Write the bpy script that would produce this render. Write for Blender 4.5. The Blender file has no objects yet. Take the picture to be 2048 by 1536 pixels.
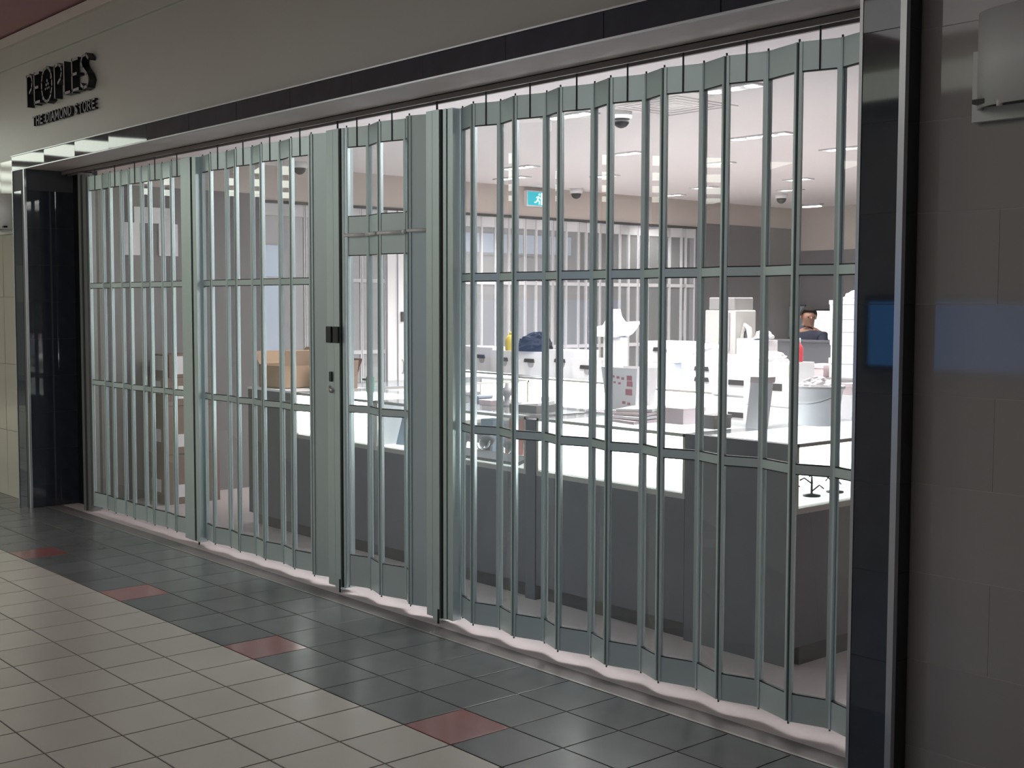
import bpy, math, random
from mathutils import Matrix, Vector

random.seed(7)
C = bpy.context.scene.collection

# ---------------------------------------------------------------- camera
cam_data = bpy.data.cameras.new('camera')
cam_data.sensor_width = 36.0
cam_data.lens = 2510.23 / 2048 * 36.0
cam_data.clip_end = 200
cam = bpy.data.objects.new('camera', cam_data)
C.objects.link(cam)
YAW, PITCH, ROLL = (math.radians(a) for a in (40.745519, 3.6793116, -0.146222))
fw = Vector((-math.cos(YAW) * math.cos(PITCH), math.sin(YAW) * math.cos(PITCH), -math.sin(PITCH)))
rt = Vector((math.sin(YAW), math.cos(YAW), 0))
dn = fw.cross(rt)
cr, sr = math.cos(ROLL), math.sin(ROLL)
R0, R1 = cr * rt + sr * dn, -sr * rt + cr * dn
m3 = Matrix((R0, -R1, -fw)).transposed()
cam.matrix_world = Matrix.Translation((0, -4.165, 1.75)) @ m3.to_4x4()
bpy.context.scene.camera = cam

# ---------------------------------------------------------------- world, light, exposure
sc = bpy.context.scene
sc.view_settings.view_transform = 'Standard'
sc.view_settings.look = 'None'
sc.view_settings.gamma = 1.0
sc.view_settings.use_curve_mapping = False
sc.view_settings.exposure = 0.0
sc.cycles.transparent_max_bounces = 24
world = bpy.data.worlds.new('world')
world.use_nodes = True
world.node_tree.nodes['Background'].inputs[0].default_value = (0.9, 0.95, 1.0, 1)
world.node_tree.nodes['Background'].inputs[1].default_value = 0.02
sc.world = world


def area_light(name, loc, sx, sy, power, color, rot=(0, 0, 0)):
    d = bpy.data.lights.new(name, 'AREA')
    d.shape = 'RECTANGLE'
    d.size, d.size_y = sx, sy
    d.energy, d.color = power, color
    o = bpy.data.objects.new(name, d)
    o.location, o.rotation_euler = loc, rot
    C.objects.link(o)
    return o


# the mall: dim night lighting over the concourse, stronger towards the far left
area_light('mall_light_near', (-3.5, -5.3, 3.98), 5.0, 1.4, 42, (1.0, 0.98, 0.97))
area_light('mall_light_middle', (-11.0, -5.3, 3.98), 5.0, 1.4, 100, (1.0, 1.0, 0.95))
area_light('side_corridor_light', (-12.9, 6.0, 3.5), 1.6, 7.0, 140, (1.0, 0.98, 0.98))
# the shop: big bounced ceiling light of the many recessed fixtures
area_light('shop_light_front', (-6.1, 2.2, 3.02), 4.1, 2.2, 172, (1.0, 0.95, 0.955))
area_light('shop_light_back', (-7.2, 6.0, 3.02), 4.5, 3.0, 135, (1.0, 0.945, 0.945))


# ---------------------------------------------------------------- materials
def nodes_of(name):
    m = bpy.data.materials.new(name)
    m.use_nodes = True
    nt = m.node_tree
    return m, nt, nt.nodes['Principled BSDF']


def mat(name, col, rough=0.5, metal=0.0, noise=0.06, scale=6.0, spec=0.5, bump=0.0, per_object=0.0):
    """Principled material; colour varies a little with a 3-D noise, and from piece to piece when asked."""
    m, nt, p = nodes_of(name)
    p.inputs['Roughness'].default_value = rough
    p.inputs['Metallic'].default_value = metal
    p.inputs['Specular IOR Level'].default_value = spec
    tc = nt.nodes.new('ShaderNodeTexCoord')
    ns = nt.nodes.new('ShaderNodeTexNoise')
    ns.inputs['Scale'].default_value = scale
    ns.inputs['Detail'].default_value = 3
    nt.links.new(tc.outputs['Object'], ns.inputs['Vector'])
    ramp = nt.nodes.new('ShaderNodeMapRange')
    ramp.inputs['To Min'].default_value = 1 - noise
    ramp.inputs['To Max'].default_value = 1 + noise
    nt.links.new(ns.outputs['Fac'], ramp.inputs['Value'])
    val = ramp.outputs['Result']
    if per_object:
        oi = nt.nodes.new('ShaderNodeObjectInfo')
        r2 = nt.nodes.new('ShaderNodeMapRange')
        r2.inputs['To Min'].default_value = 1 - per_object
        r2.inputs['To Max'].default_value = 1 + per_object
        nt.links.new(oi.outputs['Random'], r2.inputs['Value'])
        mu = nt.nodes.new('ShaderNodeMath')
        mu.operation = 'MULTIPLY'
        nt.links.new(val, mu.inputs[0])
        nt.links.new(r2.outputs['Result'], mu.inputs[1])
        val = mu.outputs[0]
    mix = nt.nodes.new('ShaderNodeVectorMath')
    mix.operation = 'SCALE'
    mix.inputs[0].default_value = col
    nt.links.new(val, mix.inputs['Scale'])
    nt.links.new(mix.outputs[0], p.inputs['Base Color'])
    if bump:
        b = nt.nodes.new('ShaderNodeBump')
        b.inputs['Strength'].default_value = bump
        b.inputs['Distance'].default_value = 0.01
        nt.links.new(ns.outputs['Fac'], b.inputs['Height'])
        nt.links.new(b.outputs['Normal'], p.inputs['Normal'])
    return m


def emit(name, col, strength):
    m, nt, p = nodes_of(name)
    p.inputs['Base Color'].default_value = (*col, 1)
    p.inputs['Emission Color'].default_value = (*col, 1)
    p.inputs['Emission Strength'].default_value = strength
    p.inputs['Roughness'].default_value = 0.6
    return m


def glass(name, tint, ior=1.5, gloss=1.0, rough=0.0, haze=0.0):
    """Clear flat pane: what is behind it, plus its mirror reflection by angle."""
    m = bpy.data.materials.new(name)
    m.use_nodes = True
    nt = m.node_tree
    nt.nodes.clear()
    out = nt.nodes.new('ShaderNodeOutputMaterial')
    tr = nt.nodes.new('ShaderNodeBsdfTransparent')
    tr.inputs['Color'].default_value = (*tint, 1)
    gl = nt.nodes.new('ShaderNodeBsdfGlossy')
    gl.inputs['Roughness'].default_value = rough
    fr = nt.nodes.new('ShaderNodeFresnel')
    fr.inputs['IOR'].default_value = ior
    mu = nt.nodes.new('ShaderNodeMath')
    mu.operation = 'MULTIPLY'
    mu.inputs[1].default_value = gloss
    mx = nt.nodes.new('ShaderNodeMixShader')
    nt.links.new(fr.outputs[0], mu.inputs[0])
    nt.links.new(mu.outputs[0], mx.inputs[0])
    nt.links.new(tr.outputs[0], mx.inputs[1])
    nt.links.new(gl.outputs[0], mx.inputs[2])
    # the pane is a thin slab: only the face turned to the viewer mirrors, and a film of dust dulls it
    ge = nt.nodes.new('ShaderNodeNewGeometry')
    inv = nt.nodes.new('ShaderNodeMath')
    inv.operation = 'SUBTRACT'
    inv.inputs[0].default_value = 1.0
    nt.links.new(ge.outputs['Backfacing'], inv.inputs[1])
    m2 = nt.nodes.new('ShaderNodeMath')
    m2.operation = 'MULTIPLY'
    nt.links.new(mu.outputs[0], m2.inputs[0])
    nt.links.new(inv.outputs[0], m2.inputs[1])
    nt.links.new(m2.outputs[0], mx.inputs[0])
    last = mx
    if haze:
        df = nt.nodes.new('ShaderNodeBsdfDiffuse')
        df.inputs['Color'].default_value = (.8, .82, .82, 1)
        m4 = nt.nodes.new('ShaderNodeMixShader')
        m4.inputs[0].default_value = haze
        nt.links.new(mx.outputs[0], m4.inputs[1])
        nt.links.new(df.outputs[0], m4.inputs[2])
        last = m4
    nt.links.new(last.outputs[0], out.inputs[0])
    return m


ALU = mat('anodised_aluminium', (0.59, 0.71, 0.725), 0.36, 0.5, 0.05, 3)
ALU_DARK = mat('gasket_rubber', (0.035, 0.045, 0.048), 0.6)
HINGE = mat('hinge_metal', (0.13, 0.16, 0.16), 0.5, 0.3)
STEEL = mat('brushed_steel', (0.62, 0.64, 0.64), 0.3, 0.8)
WHITE_ALU = mat('white_aluminium', (0.62, 0.62, 0.64), 0.4, 0.1)
PANE = glass('gate_polycarbonate', (0.955, 0.97, 0.965), 1.5, 1.0, 0.0, 0.06)
TOP_GLASS = glass('case_top_glass', (0.76, 0.79, 0.82), 1.5, 1.0, 0.0, 0.08)  # besides dust, the bluish tint and haze stand in for reflections
CASE_GLASS = glass('case_glass', (0.95, 0.975, 0.965), 1.45, 0.8)
BLACK_TILE = mat('black_polished_tile', (0.046, 0.056, 0.074), 0.035, 0, 0.25, 9, 0.5)
PILLAR_GROUT = mat('pillar_grout', (0.11, 0.12, 0.14), 0.7)
CREAM_TILE = mat('cream_floor_tile', (0.43, 0.405, 0.355), 0.28, 0, 0.07, 5, 0.4, 0.03, 0.05)
DARK_TILE = mat('dark_floor_tile', (0.112, 0.119, 0.120), 0.27, 0, 0.15, 5, 0.25, 0.02, 0.09)
RED_TILE = mat('red_floor_tile', (0.27, 0.105, 0.10), 0.18, 0, 0.12, 5, 0.5, 0.02, 0.08)
GROUT = mat('floor_grout', (0.10, 0.098, 0.094), 0.8)
THRESH = mat('threshold_stone', (0.17, 0.15, 0.15), 0.45, 0, 0.1, 20)
BRASS_STRIP = mat('threshold_metal', (0.30, 0.29, 0.27), 0.4, 0.6)
WALL_TILE = mat('grey_wall_tile', (0.37, 0.362, 0.362), 0.05, 0, 0.04, 3, 0.32, 0.0, 0.03)
WALL_GROUT = mat('wall_grout', (0.50, 0.48, 0.47), 0.8)
FASCIA = mat('fascia_paint', (0.485, 0.488, 0.455), 0.36, 0, 0.04, 2)
CREAM_WALL = mat('glazed_cream_wall', (0.52, 0.51, 0.43), 0.08, 0, 0.05, 3, 0.5)
MAROON = mat('maroon_ceiling', (0.42, 0.235, 0.255), 0.6)
SOFFIT = mat('soffit_paint', (0.62, 0.56, 0.55), 0.5)
TRIM_METAL = mat('corner_trim_metal', (0.55, 0.57, 0.60), 0.3, 0.75)
SHOP_CEIL = mat('shop_ceiling_paint', (0.82, 0.79, 0.79), 0.8, 0, 0.02, 1)
SHOP_FLOOR = mat('shop_floor_tile', (0.60, 0.54, 0.535), 0.35, 0, 0.08, 30)
BEIGE = mat('beige_wall_paint', (0.56, 0.50, 0.46), 0.7, 0, 0.03, 2)
DARK_WALL = mat('dark_wall_panel', (0.19, 0.18, 0.19), 0.5, 0, 0.05, 2)
LAMINATE = mat('charcoal_laminate', (0.108, 0.113, 0.130), 0.45, 0, 0.08, 4)
CASE_TRIM = mat('case_metal_trim', (0.42, 0.41, 0.39), 0.35, 0.6)
WHITE_PLASTIC = mat('white_plastic', (0.84, 0.84, 0.86), 0.45, 0, 0.03, 8)
WHITE_PAPER = mat('white_paper', (0.82, 0.80, 0.82), 0.75, 0, 0.05, 14, 0.3, 0.15)
PALE_PINK = mat('pale_pink_board', (0.70, 0.58, 0.60), 0.7, 0, 0.08, 12)
SLOT = mat('dark_handle', (0.05, 0.048, 0.052), 0.5)
GREY_LABEL = mat('grey_label', (0.38, 0.37, 0.39), 0.6)
CARDBOARD = mat('cardboard', (0.42, 0.29, 0.19), 0.8, 0, 0.1, 9)
BROWN_BOX = mat('brown_cardboard', (0.22, 0.15, 0.12), 0.8, 0, 0.1, 9)
GREY_CAB = mat('grey_cabinet_paint', (0.25, 0.24, 0.245), 0.5)
GREY_MACHINE = mat('pale_grey_enamel', (0.55, 0.54, 0.52), 0.45)
BLACK = mat('black_plastic', (0.006, 0.007, 0.009), 0.4)
NAVY = mat('navy_cloth', (0.020, 0.024, 0.045), 0.8, 0, 0.2, 20, 0.3, 0.2)
YELLOW = mat('yellow_plastic', (0.62, 0.50, 0.10), 0.5)
RED = mat('red_plastic', (0.62, 0.06, 0.08), 0.4)
GREEN = mat('green_plastic', (0.05, 0.22, 0.13), 0.4)
BLUEISH = mat('blue_grey_board', (0.28, 0.34, 0.42), 0.6)
PALE_BLUE = mat('pale_blue_paper', (0.66, 0.76, 0.92), 0.6)
PINK_CARD = mat('faded_red_card', (0.50, 0.24, 0.22), 0.7)
SILVER = mat('silver_jewellery', (0.75, 0.76, 0.76), 0.2, 1.0)
SKIN = mat('skin', (0.30, 0.16, 0.11), 0.6)
HAIR = mat('dark_hair', (0.015, 0.012, 0.011), 0.9, spec=0.2)
TROUSER = mat('black_trousers', (0.015, 0.015, 0.018), 0.8)
SCONCE = mat('sconce_enamel', (0.70, 0.74, 0.74), 0.4)
CASE_LIGHT = emit('case_light_panel', (1.0, 0.985, 0.97), 4.2)
CASE_FLOOR = emit('case_glow_floor', (1.0, 0.99, 0.98), 0.7)  # floor glows by itself for the light inside the cases
LAMP = emit('lamp_lens', (1.0, 0.97, 0.95), 8.0)
TUBE = emit('tube_light', (1.0, 0.97, 0.95), 4.0)
SCREEN_WHITE = emit('white_screen', (1.0, 1.0, 1.0), 1.6)
BLUE_SCREEN = emit('blue_screen', (0.06, 0.33, 0.85), 1.6)
PALE_SIGN = emit('pale_blue_sign', (0.50, 0.58, 0.72), 0.38)
COVE = emit('cove_light', (0.95, 1.0, 0.86), 1.8)
COFFER = emit('coffer_light', (0.93, 1.0, 0.88), 4.5)
TEAL = emit('exit_teal', (0.03, 0.42, 0.50), 0.75)
EXIT_WHITE = emit('exit_white', (0.75, 1.0, 1.0), 1.0)
BRIGHT = mat('white_bar', (0.95, 0.95, 0.95), 0.25, 0.15)  # near-white colour stands in for the highlight on the metal bar
LETTER_FACE = mat('letter_face_grey', (0.30, 0.30, 0.32), 0.4)
LETTER_SIDE = mat('letter_side_navy', (0.010, 0.011, 0.018), 0.35)


# ---------------------------------------------------------------- builders
class MB:
    """Collects boxes, tubes, lathes and prisms; build() links them as ONE mesh object."""

    def __init__(self):
        self.v, self.f, self.mi, self.sm = [], [], [], []

    def poly(self, pts, faces, m=0, smooth=False):
        b = len(self.v)
        self.v += [tuple(p) for p in pts]
        for f in faces:
            self.f.append([b + i for i in f])
            self.mi.append(m)
            self.sm.append(smooth)
        return self

    def obox(self, o, ux, uy, uz, m=0):
        o, ux, uy, uz = Vector(o), Vector(ux), Vector(uy), Vector(uz)
        pts = [o + ux * i + uy * j + uz * k for k in (0, 1) for j in (0, 1) for i in (0, 1)]
        fs = [(0, 2, 3, 1), (4, 5, 7, 6), (0, 1, 5, 4), (2, 6, 7, 3), (0, 4, 6, 2), (1, 3, 7, 5)]
        if ux.cross(uy).dot(uz) < 0:
            fs = [tuple(reversed(f)) for f in fs]
        return self.poly(pts, fs, m)

    def box(self, x0, x1, y0, y1, z0, z1, m=0):
        return self.obox((x0, y0, z0), (x1 - x0, 0, 0), (0, y1 - y0, 0), (0, 0, z1 - z0), m)

    def tube(self, path, r, n=8, m=0):
        path = [Vector(p) for p in path]
        rings = []
        for i, p in enumerate(path):
            d = (path[min(i + 1, len(path) - 1)] - path[max(i - 1, 0)]).normalized()
            a = d.orthogonal().normalized() if i == 0 else (a - d * a.dot(d)).normalized()
            b = d.cross(a)
            rr = r[i] if isinstance(r, (list, tuple)) else r
            rings.append([p + a * math.cos(t) * rr + b * math.sin(t) * rr for t in [2 * math.pi * k / n for k in range(n)]])
        pts = [q for g in rings for q in g]
        fs = []
        for i in range(len(path) - 1):
            for k in range(n):
                fs.append((i * n + k, i * n + (k + 1) % n, (i + 1) * n + (k + 1) % n, (i + 1) * n + k))
        fs.append(tuple(reversed(range(n))))
        fs.append(tuple((len(path) - 1) * n + k for k in range(n)))
        return self.poly(pts, fs, m, True)

    def lathe(self, prof, c, n=24, m=0, sx=1.0, sy=1.0):
        pts, fs = [], []
        for r, z in prof:
            pts += [(c[0] + sx * r * math.cos(2 * math.pi * k / n), c[1] + sy * r * math.sin(2 * math.pi * k / n), c[2] + z) for k in range(n)]
        for i in range(len(prof) - 1):
            for k in range(n):
                fs.append((i * n + k, i * n + (k + 1) % n, (i + 1) * n + (k + 1) % n, (i + 1) * n + k))
        fs.append(tuple(reversed(range(n))))
        fs.append(tuple((len(prof) - 1) * n + k for k in range(n)))
        return self.poly(pts, fs, m, True)

    def prism(self, poly, o, ax, ay, depth, m=0, m_side=None):
        """poly: 2-D outline; o + ax*p + ay*q; pushed along depth."""
        o, ax, ay, depth = Vector(o), Vector(ax), Vector(ay), Vector(depth)
        n = len(poly)
        pts = [o + ax * p + ay * q for p, q in poly] + [o + ax * p + ay * q + depth for p, q in poly]
        ms = m if m_side is None else m_side
        self.poly(pts, [tuple(range(n))], m)
        b = len(self.v) - 2 * n
        self.f.append([b + n + i for i in reversed(range(n))]); self.mi.append(ms); self.sm.append(False)
        for i in range(n):
            j = (i + 1) % n
            self.f.append([b + i, b + n + i, b + n + j, b + j]); self.mi.append(ms); self.sm.append(False)
        return self

    def mesh(self, name, mats, origin=(0, 0, 0)):
        me = bpy.data.meshes.new(name)
        ox, oy, oz = origin
        me.from_pydata([(x - ox, y - oy, z - oz) for x, y, z in self.v], [], self.f)
        for mt in (mats if isinstance(mats, (list, tuple)) else [mats]):
            me.materials.append(mt)
        me.polygons.foreach_set('material_index', self.mi)
        me.polygons.foreach_set('use_smooth', self.sm)
        me.update()
        return me

    def build(self, name, mats, parent=None, origin=None, bevel=0.0):
        """Vertices are given in world space; the object sits at origin, or at its parent's place."""
        org = Vector(origin) if origin is not None else (world_loc(parent) if parent else Vector((0, 0, 0)))
        o = bpy.data.objects.new(name, self.mesh(name, mats, org))
        link(o, parent, org)
        if bevel:
            bv = o.modifiers.new('bevel', 'BEVEL')
            bv.width, bv.segments, bv.limit_method = bevel, 2, 'ANGLE'
        return o


WL = {}


def world_loc(o):
    return WL.get(o.name, Vector((0, 0, 0)))


def link(o, parent, org):
    C.objects.link(o)
    org = Vector(org)
    if parent:
        o.parent = parent
        o.location = org - world_loc(parent)
    else:
        o.location = org
    WL[o.name] = org.copy()


def tag(o, label=None, cat=None, group=None, kind=None):
    if label: o['label'] = label
    if cat: o['category'] = cat
    if group: o['group'] = group
    if kind: o['kind'] = kind
    return o


def thing(name, loc, label, cat, group=None):
    o = bpy.data.objects.new(name, None)
    o.empty_display_size = 0.1
    link(o, None, loc)
    return tag(o, label, cat, group)


def struct(name, mb, m, parent=None, label=None, cat=None, **k):
    o = mb.build(name, m, parent, **k)
    if parent is None:
        o['kind'] = 'structure'
        if label: o['label'] = label
        if cat: o['category'] = cat
    return o


def copy_tree(o, parent, delta):
    c = o.copy()
    C.objects.link(c)
    if parent:
        c.parent = parent
    else:
        c.location = o.location + Vector(delta)
    WL[c.name] = world_loc(o) + Vector(delta)
    for ch in o.children:
        copy_tree(ch, c, delta)
    return c


def piece(name, me, loc, parent, rot=(0, 0, 0)):
    """One of many alike pieces: shares its mesh."""
    o = bpy.data.objects.new(name, me)
    link(o, parent, loc)
    o.rotation_euler = rot
    return o


# ---------------------------------------------------------------- setting: mall floor
P = 0.315                                   # tile pitch
YB = -1.161                                 # border between cream and dark tiles
floor = struct('floor', MB().box(-34, 4, -7.0, -0.21, -0.06, -0.004), GROUT, label='mall concourse floor of cream and dark grey tiles with red accents', cat='floor')


def tile_mesh(name, w, d, h, m, b=0.0016):
    mb = MB()
    x0, x1, y0, y1 = -w / 2, w / 2, -d / 2, d / 2
    pts = [(x0, y0, -h), (x1, y0, -h), (x1, y1, -h), (x0, y1, -h), (x0, y0, -b * .5), (x1, y0, -b * .5), (x1, y1, -b * .5), (x0, y1, -b * .5),
           (x0 + b, y0 + b, 0), (x1 - b, y0 + b, 0), (x1 - b, y1 - b, 0), (x0 + b, y1 - b, 0)]
    fs = [(0, 1, 5, 4), (1, 2, 6, 5), (2, 3, 7, 6), (3, 0, 4, 7), (4, 5, 9, 8), (5, 6, 10, 9), (6, 7, 11, 10), (7, 4, 8, 11), (8, 9, 10, 11)]
    return mb.poly(pts, fs).mesh(name, m)


cream_me = tile_mesh('cream_tile', P - 0.008, P - 0.008, 0.02, CREAM_TILE)
dark_me = tile_mesh('dark_tile', P - 0.006, P - 0.006, 0.02, DARK_TILE)
red_me = tile_mesh('red_tile', P - 0.006, P - 0.006, 0.02, RED_TILE)
X0 = -3.856                                 # a joint line, right edge of the nearest red tile
n_tiles = 0
far_cream, far_dark = MB(), MB()
for j in range(0, 7):                       # cream rows, nearest the border first
    yc = YB - P * (j + 0.5)
    for i in range(-40, 6):
        xc = X0 + P * (i + 0.5)
        lo, hi = (-9.7 + j * 0.9, -3.1 + j * -0.25)
        if lo < xc < hi:
            piece('tile', cream_me, (xc, yc, 0), floor, (random.uniform(-.0012, .0012), random.uniform(-.0012, .0012), 0))
for j in range(0, 3):                       # three dark rows
    yc = YB + P * (j + 0.5)
    for i in range(-50, 6):
        xc = X0 + P * (i + 0.5)
        if -11.9 < xc < -2.3:
            red = j == 0 and (i + 1) % 5 == 0
            piece('tile', red_me if red else dark_me, (xc, yc, 0), floor, (random.uniform(-.0012, .0012), random.uniform(-.0012, .0012), 0))
        elif -22 < xc < 3.6:
            far_dark.box(xc - P / 2 + .003, xc + P / 2 - .003, yc - P / 2 + .003, yc + P / 2 - .003, -.02, 0)
for j in range(0, 18):
    yc = YB - P * (j + 0.5)
    for i in range(-56, 24):
        xc = X0 + P * (i + 0.5)
        if not (j < 7 and -9.7 + j * 0.9 < xc < -3.1 - j * 0.25):
            far_cream.box(xc - P / 2 + .003, xc + P / 2 - .003, yc - P / 2 + .003, yc + P / 2 - .003, -.02, 0)
tag(far_cream.build('outer_cream_tiles', CREAM_TILE, floor), kind='stuff')
tag(far_dark.build('outer_dark_tiles', DARK_TILE, floor), kind='stuff')

struct('trim_1', MB().box(-10.7, -2.57, -0.216, -0.200, -0.05, 0.002), BRASS_STRIP, label='thin metal strip edging the shop threshold', cat='trim')
struct('floor_threshold', MB().box(-10.75, -2.2, -0.205, -0.085, -0.06, 0.0), THRESH, label='dull stone threshold under the folding gate', cat='floor')
struct('floor_shop', MB().box(-10.75, 1.5, -0.085, 10.2, -0.06, 0.0), SHOP_FLOOR, label='pale beige shop floor behind the gate', cat='floor')

# ---------------------------------------------------------------- setting: ceilings and walls
struct('ceiling', MB().box(-34, 4, -6.6, -0.1, 4.05, 4.15), MAROON, label='maroon painted mall ceiling', cat='ceiling')
struct('ceiling_shop', MB().box(-10.75, 1.5, 0.06, 10.2, 3.05, 3.15), SHOP_CEIL, label='white painted ceiling of the lit shop', cat='ceiling')

fascia = struct('wall_front', MB().box(-34, 4, -0.24, 0.02, 2.99, 4.05), FASCIA, label='cream painted fascia above the shopfront', cat='wall')
MB().box(-34, 4, -0.262, -0.24, 3.775, 3.95).build('upper_band', FASCIA, fascia)
MB().box(-34, 4, -0.30, -0.24, 3.95, 4.03).build('crown_moulding', mat('pale_moulding', (0.62, 0.57, 0.55), 0.5), fascia)

# header: black polished tiles, each set a touch out of true
header = struct('beam_header', MB().box(-10.99, -2.40, -0.335, 0.06, 2.868, 2.988), SOFFIT, label='black tiled header beam across the shopfront', cat='beam')
xs = [-10.985] + [-10.245 + 0.64 * k for k in range(0, 13)] + [-2.402]
tilts = [.012, -.010, .004, .014, -.003, .006, -.005, .003, -.004, .002, .004, -.003, .002, -.002]
for k, (a, b) in enumerate(zip(xs, xs[1:])):
    me = MB().box(-(b - a) / 2 + .002, (b - a) / 2 - .002, -.011, 0, -.055, .055).mesh('tile', BLACK_TILE)
    piece('tile', me, ((a + b) / 2, -0.335, 2.928), header, (tilts[k] * 1.0, 0, tilts[(k * 5 + 2) % 14] * .35))
MB().box(-10.99, -2.40, -0.352, -0.240, 2.985, 2.993).build('top_edge', TRIM_METAL, header)
MB().box(-10.99, -2.40, -0.350, -0.335, 2.862, 2.870).build('bottom_edge', TRIM_METAL, header)
struct('trim_2', MB().box(-10.69, -2.58, -0.333, -0.036, 2.862, 2.868), SOFFIT, label='plain soffit under the header beam', cat='trim')
track = struct('trim_3', MB().box(-10.69, -2.58, -0.035, -0.018, 2.832, 2.866).box(-10.69, -2.58, 0.018, 0.035, 2.826, 2.866).box(-10.69, -2.58, -0.035, 0.035, 2.858, 2.866), mat('track_brown', (0.22, 0.19, 0.19), 0.5), label='dark overhead track the folding gate hangs from', cat='trim')

# black tiled pillars
black_front = MB().box(-.0775, .0775, -.010, 0, -.1553, .1553).mesh('tile', BLACK_TILE)
black_wide = MB().box(-.0915, .0915, -.010, 0, -.1553, .1553).mesh('tile', BLACK_TILE)
pl = struct('pillar_left', MB().box(-10.985, -10.705, -0.340, 0.30, 0, 2.868), PILLAR_GROUT, label='black tiled pillar at the far end of the gate', cat='pillar')
side_l = MB().box(0, .010, -.094, .094, -.1553, .1553).mesh('tile', BLACK_TILE)
side_l2 = MB().box(0, .010, -.118, .118, -.1553, .1553).mesh('tile', BLACK_TILE)
pr = struct('pillar_right', MB().box(-2.568, -2.405, -0.340, 0.30, 0, 4.05), PILLAR_GROUT, label='black tiled pillar at the near end of the gate', cat='pillar')
side_r = MB().box(0, .010, -.046, .046, -.1553, .1553).mesh('tile', BLACK_TILE)
for k in range(13):
    zc = 0.185 - P / 2 + 0.3131 * k
    if zc + .1545 > 4.05:
        continue
    r = lambda s: random.uniform(-s, s)
    if zc - .1545 >= 0 or k == 0:
        z = max(zc, .1565)
        piece('tile', black_front, (-2.490, -0.333, z), pr, (r(.003), 0, r(.003)))
        piece('tile', side_r, (-2.412, -0.290, z), pr, (0, r(.002), r(.002)))
        if z < 2.75:
            piece('tile', black_wide, (-10.880, -0.333, z), pl, (r(.004), 0, r(.004)))
            piece('tile', side_l, (-10.712, -0.236, z), pl, (0, r(.002), r(.002)))
            piece('tile', side_l2, (-10.712, -0.006, z), pl, (0, r(.002), r(.002)))
MB().box(-10.722, -10.698, -0.348, -0.330, 0, 2.868).build('corner_trim', TRIM_METAL, pl)
MB().box(-10.99, -10.972, -0.348, -0.330, 0, 2.868).build('corner_trim', TRIM_METAL, pl)
MB().box(-2.416, -2.392, -0.352, -0.330, 0, 4.05).build('corner_trim', TRIM_METAL, pr)
MB().box(-2.580, -2.567, -0.346, -0.320, 0, 4.05).build('corner_trim', TRIM_METAL, pr)
# gate pocket beside the left pillar
struct('wall_pocket', MB().box(-10.72, -10.30, 0.07, 0.12, 0, 2.866), BLACK, label='black panel closing the gate pocket', cat='wall')

# grey tiled wall right of the near pillar
wr = struct('wall_right', MB().box(-2.412, 3.9, -0.238, 0.02, 0, 2.99), WALL_GROUT, label='grey tiled mall wall beyond the near pillar', cat='wall')
for k in range(10):
    z0 = 0.185 + 0.3131 * (k - 1)
    z1 = min(z0 + 0.3131, 2.99)
    z0 = max(z0, 0.0)
    off = -2.10 if k % 2 == 0 else -2.412
    edges = sorted({-2.412, off} | {off + .62 * q for q in range(1, 10)})
    for a, b in zip(edges, edges[1:]):
        if b > 3.4: continue
        me = MB().box(-(b - a) / 2 + .0012, (b - a) / 2 - .0012, -.0015, 0, -(z1 - z0) / 2 + .0015, (z1 - z0) / 2 - .0015).mesh('tile', WALL_TILE)
        piece('tile', me, ((a + b) / 2, -0.238, (z0 + z1) / 2), wr, (random.uniform(-.002, .002), 0, random.uniform(-.002, .002)))

# cream glazed wall left of the far pillar
wl = struct('wall_left', MB().box(-13.2, -10.985, -0.24, 0.02, 0, 2.99), WALL_GROUT, label='cream glazed wall beyond the far pillar', cat='wall')
for k in range(5):
    for q in range(4):
        me = MB().box(-.274, .274, -.010, 0, -.297, .297).mesh('tile', CREAM_WALL)
        piece('tile', me, (-11.264 - .554 * q, -0.240, .299 + .598 * k), wl, (random.uniform(-.005, .005), 0, random.uniform(-.004, .004)))

# shop side wall, with its own opening
ws = struct('wall_side', MB().box(-10.72, -10.60, 0.12, 1.85, 0, 2.775).box(-10.72, -10.60, 8.06, 10.1, 0, 2.775), DARK_WALL, label='dark grey side wall of the shop', cat='wall')
MB().box(-10.72, -10.602, 0.12, 10.1, 2.775, 3.05).build('upper_wall', BEIGE, ws)
MB().box(-10.72, -10.60, 1.85, 8.06, 2.72, 2.776).build('opening_head', BEIGE, ws)
MB().box(-10.66, -10.585, 1.85, 8.06, 2.700, 2.722).build('head_track', SLOT, ws)
wb = struct('wall_back', MB().box(-10.72, 1.5, 10.0, 10.1, 0, 2.47), DARK_WALL, label='dark grey back wall of the shop', cat='wall')
MB().box(-10.72, 1.5, 10.005, 10.1, 2.47, 3.05).build('upper_wall', BEIGE, wb)
struct('wall_shop_end', MB().box(1.4, 1.5, 0.1, 10.1, 0, 3.05), BEIGE, label='beige end wall of the shop', cat='wall')
struct('wall_inner_front', MB().box(-2.41, 1.5, 0.02, 0.12, 0, 3.05), BEIGE, label='inner face of the shopfront wall', cat='wall')

# the corridor beyond the side opening, and the far side of the concourse
struct('floor_corridor', MB().box(-15.0, -10.72, 0.15, 10.2, -0.06, 0), CREAM_TILE, label='corridor floor past the side opening', cat='floor')
struct('wall_corridor', MB().box(-15.1, -15.0, 0.1, 10.2, 0, 3.6), mat('corridor_grey', (0.50, 0.47, 0.48), 0.6), label='grey corridor wall past the side opening', cat='wall')
struct('ceiling_corridor', MB().box(-15.1, -10.72, 0.1, 10.2, 3.6, 3.7), FASCIA, label='corridor ceiling past the side opening', cat='ceiling')
struct('wall_opposite', MB().box(-34, 4, -6.6, -6.4, 0, 4.05), mat('opposite_beige', (0.68, 0.66, 0.60), 0.6), label='wall on the far side of the concourse', cat='wall')

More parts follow.
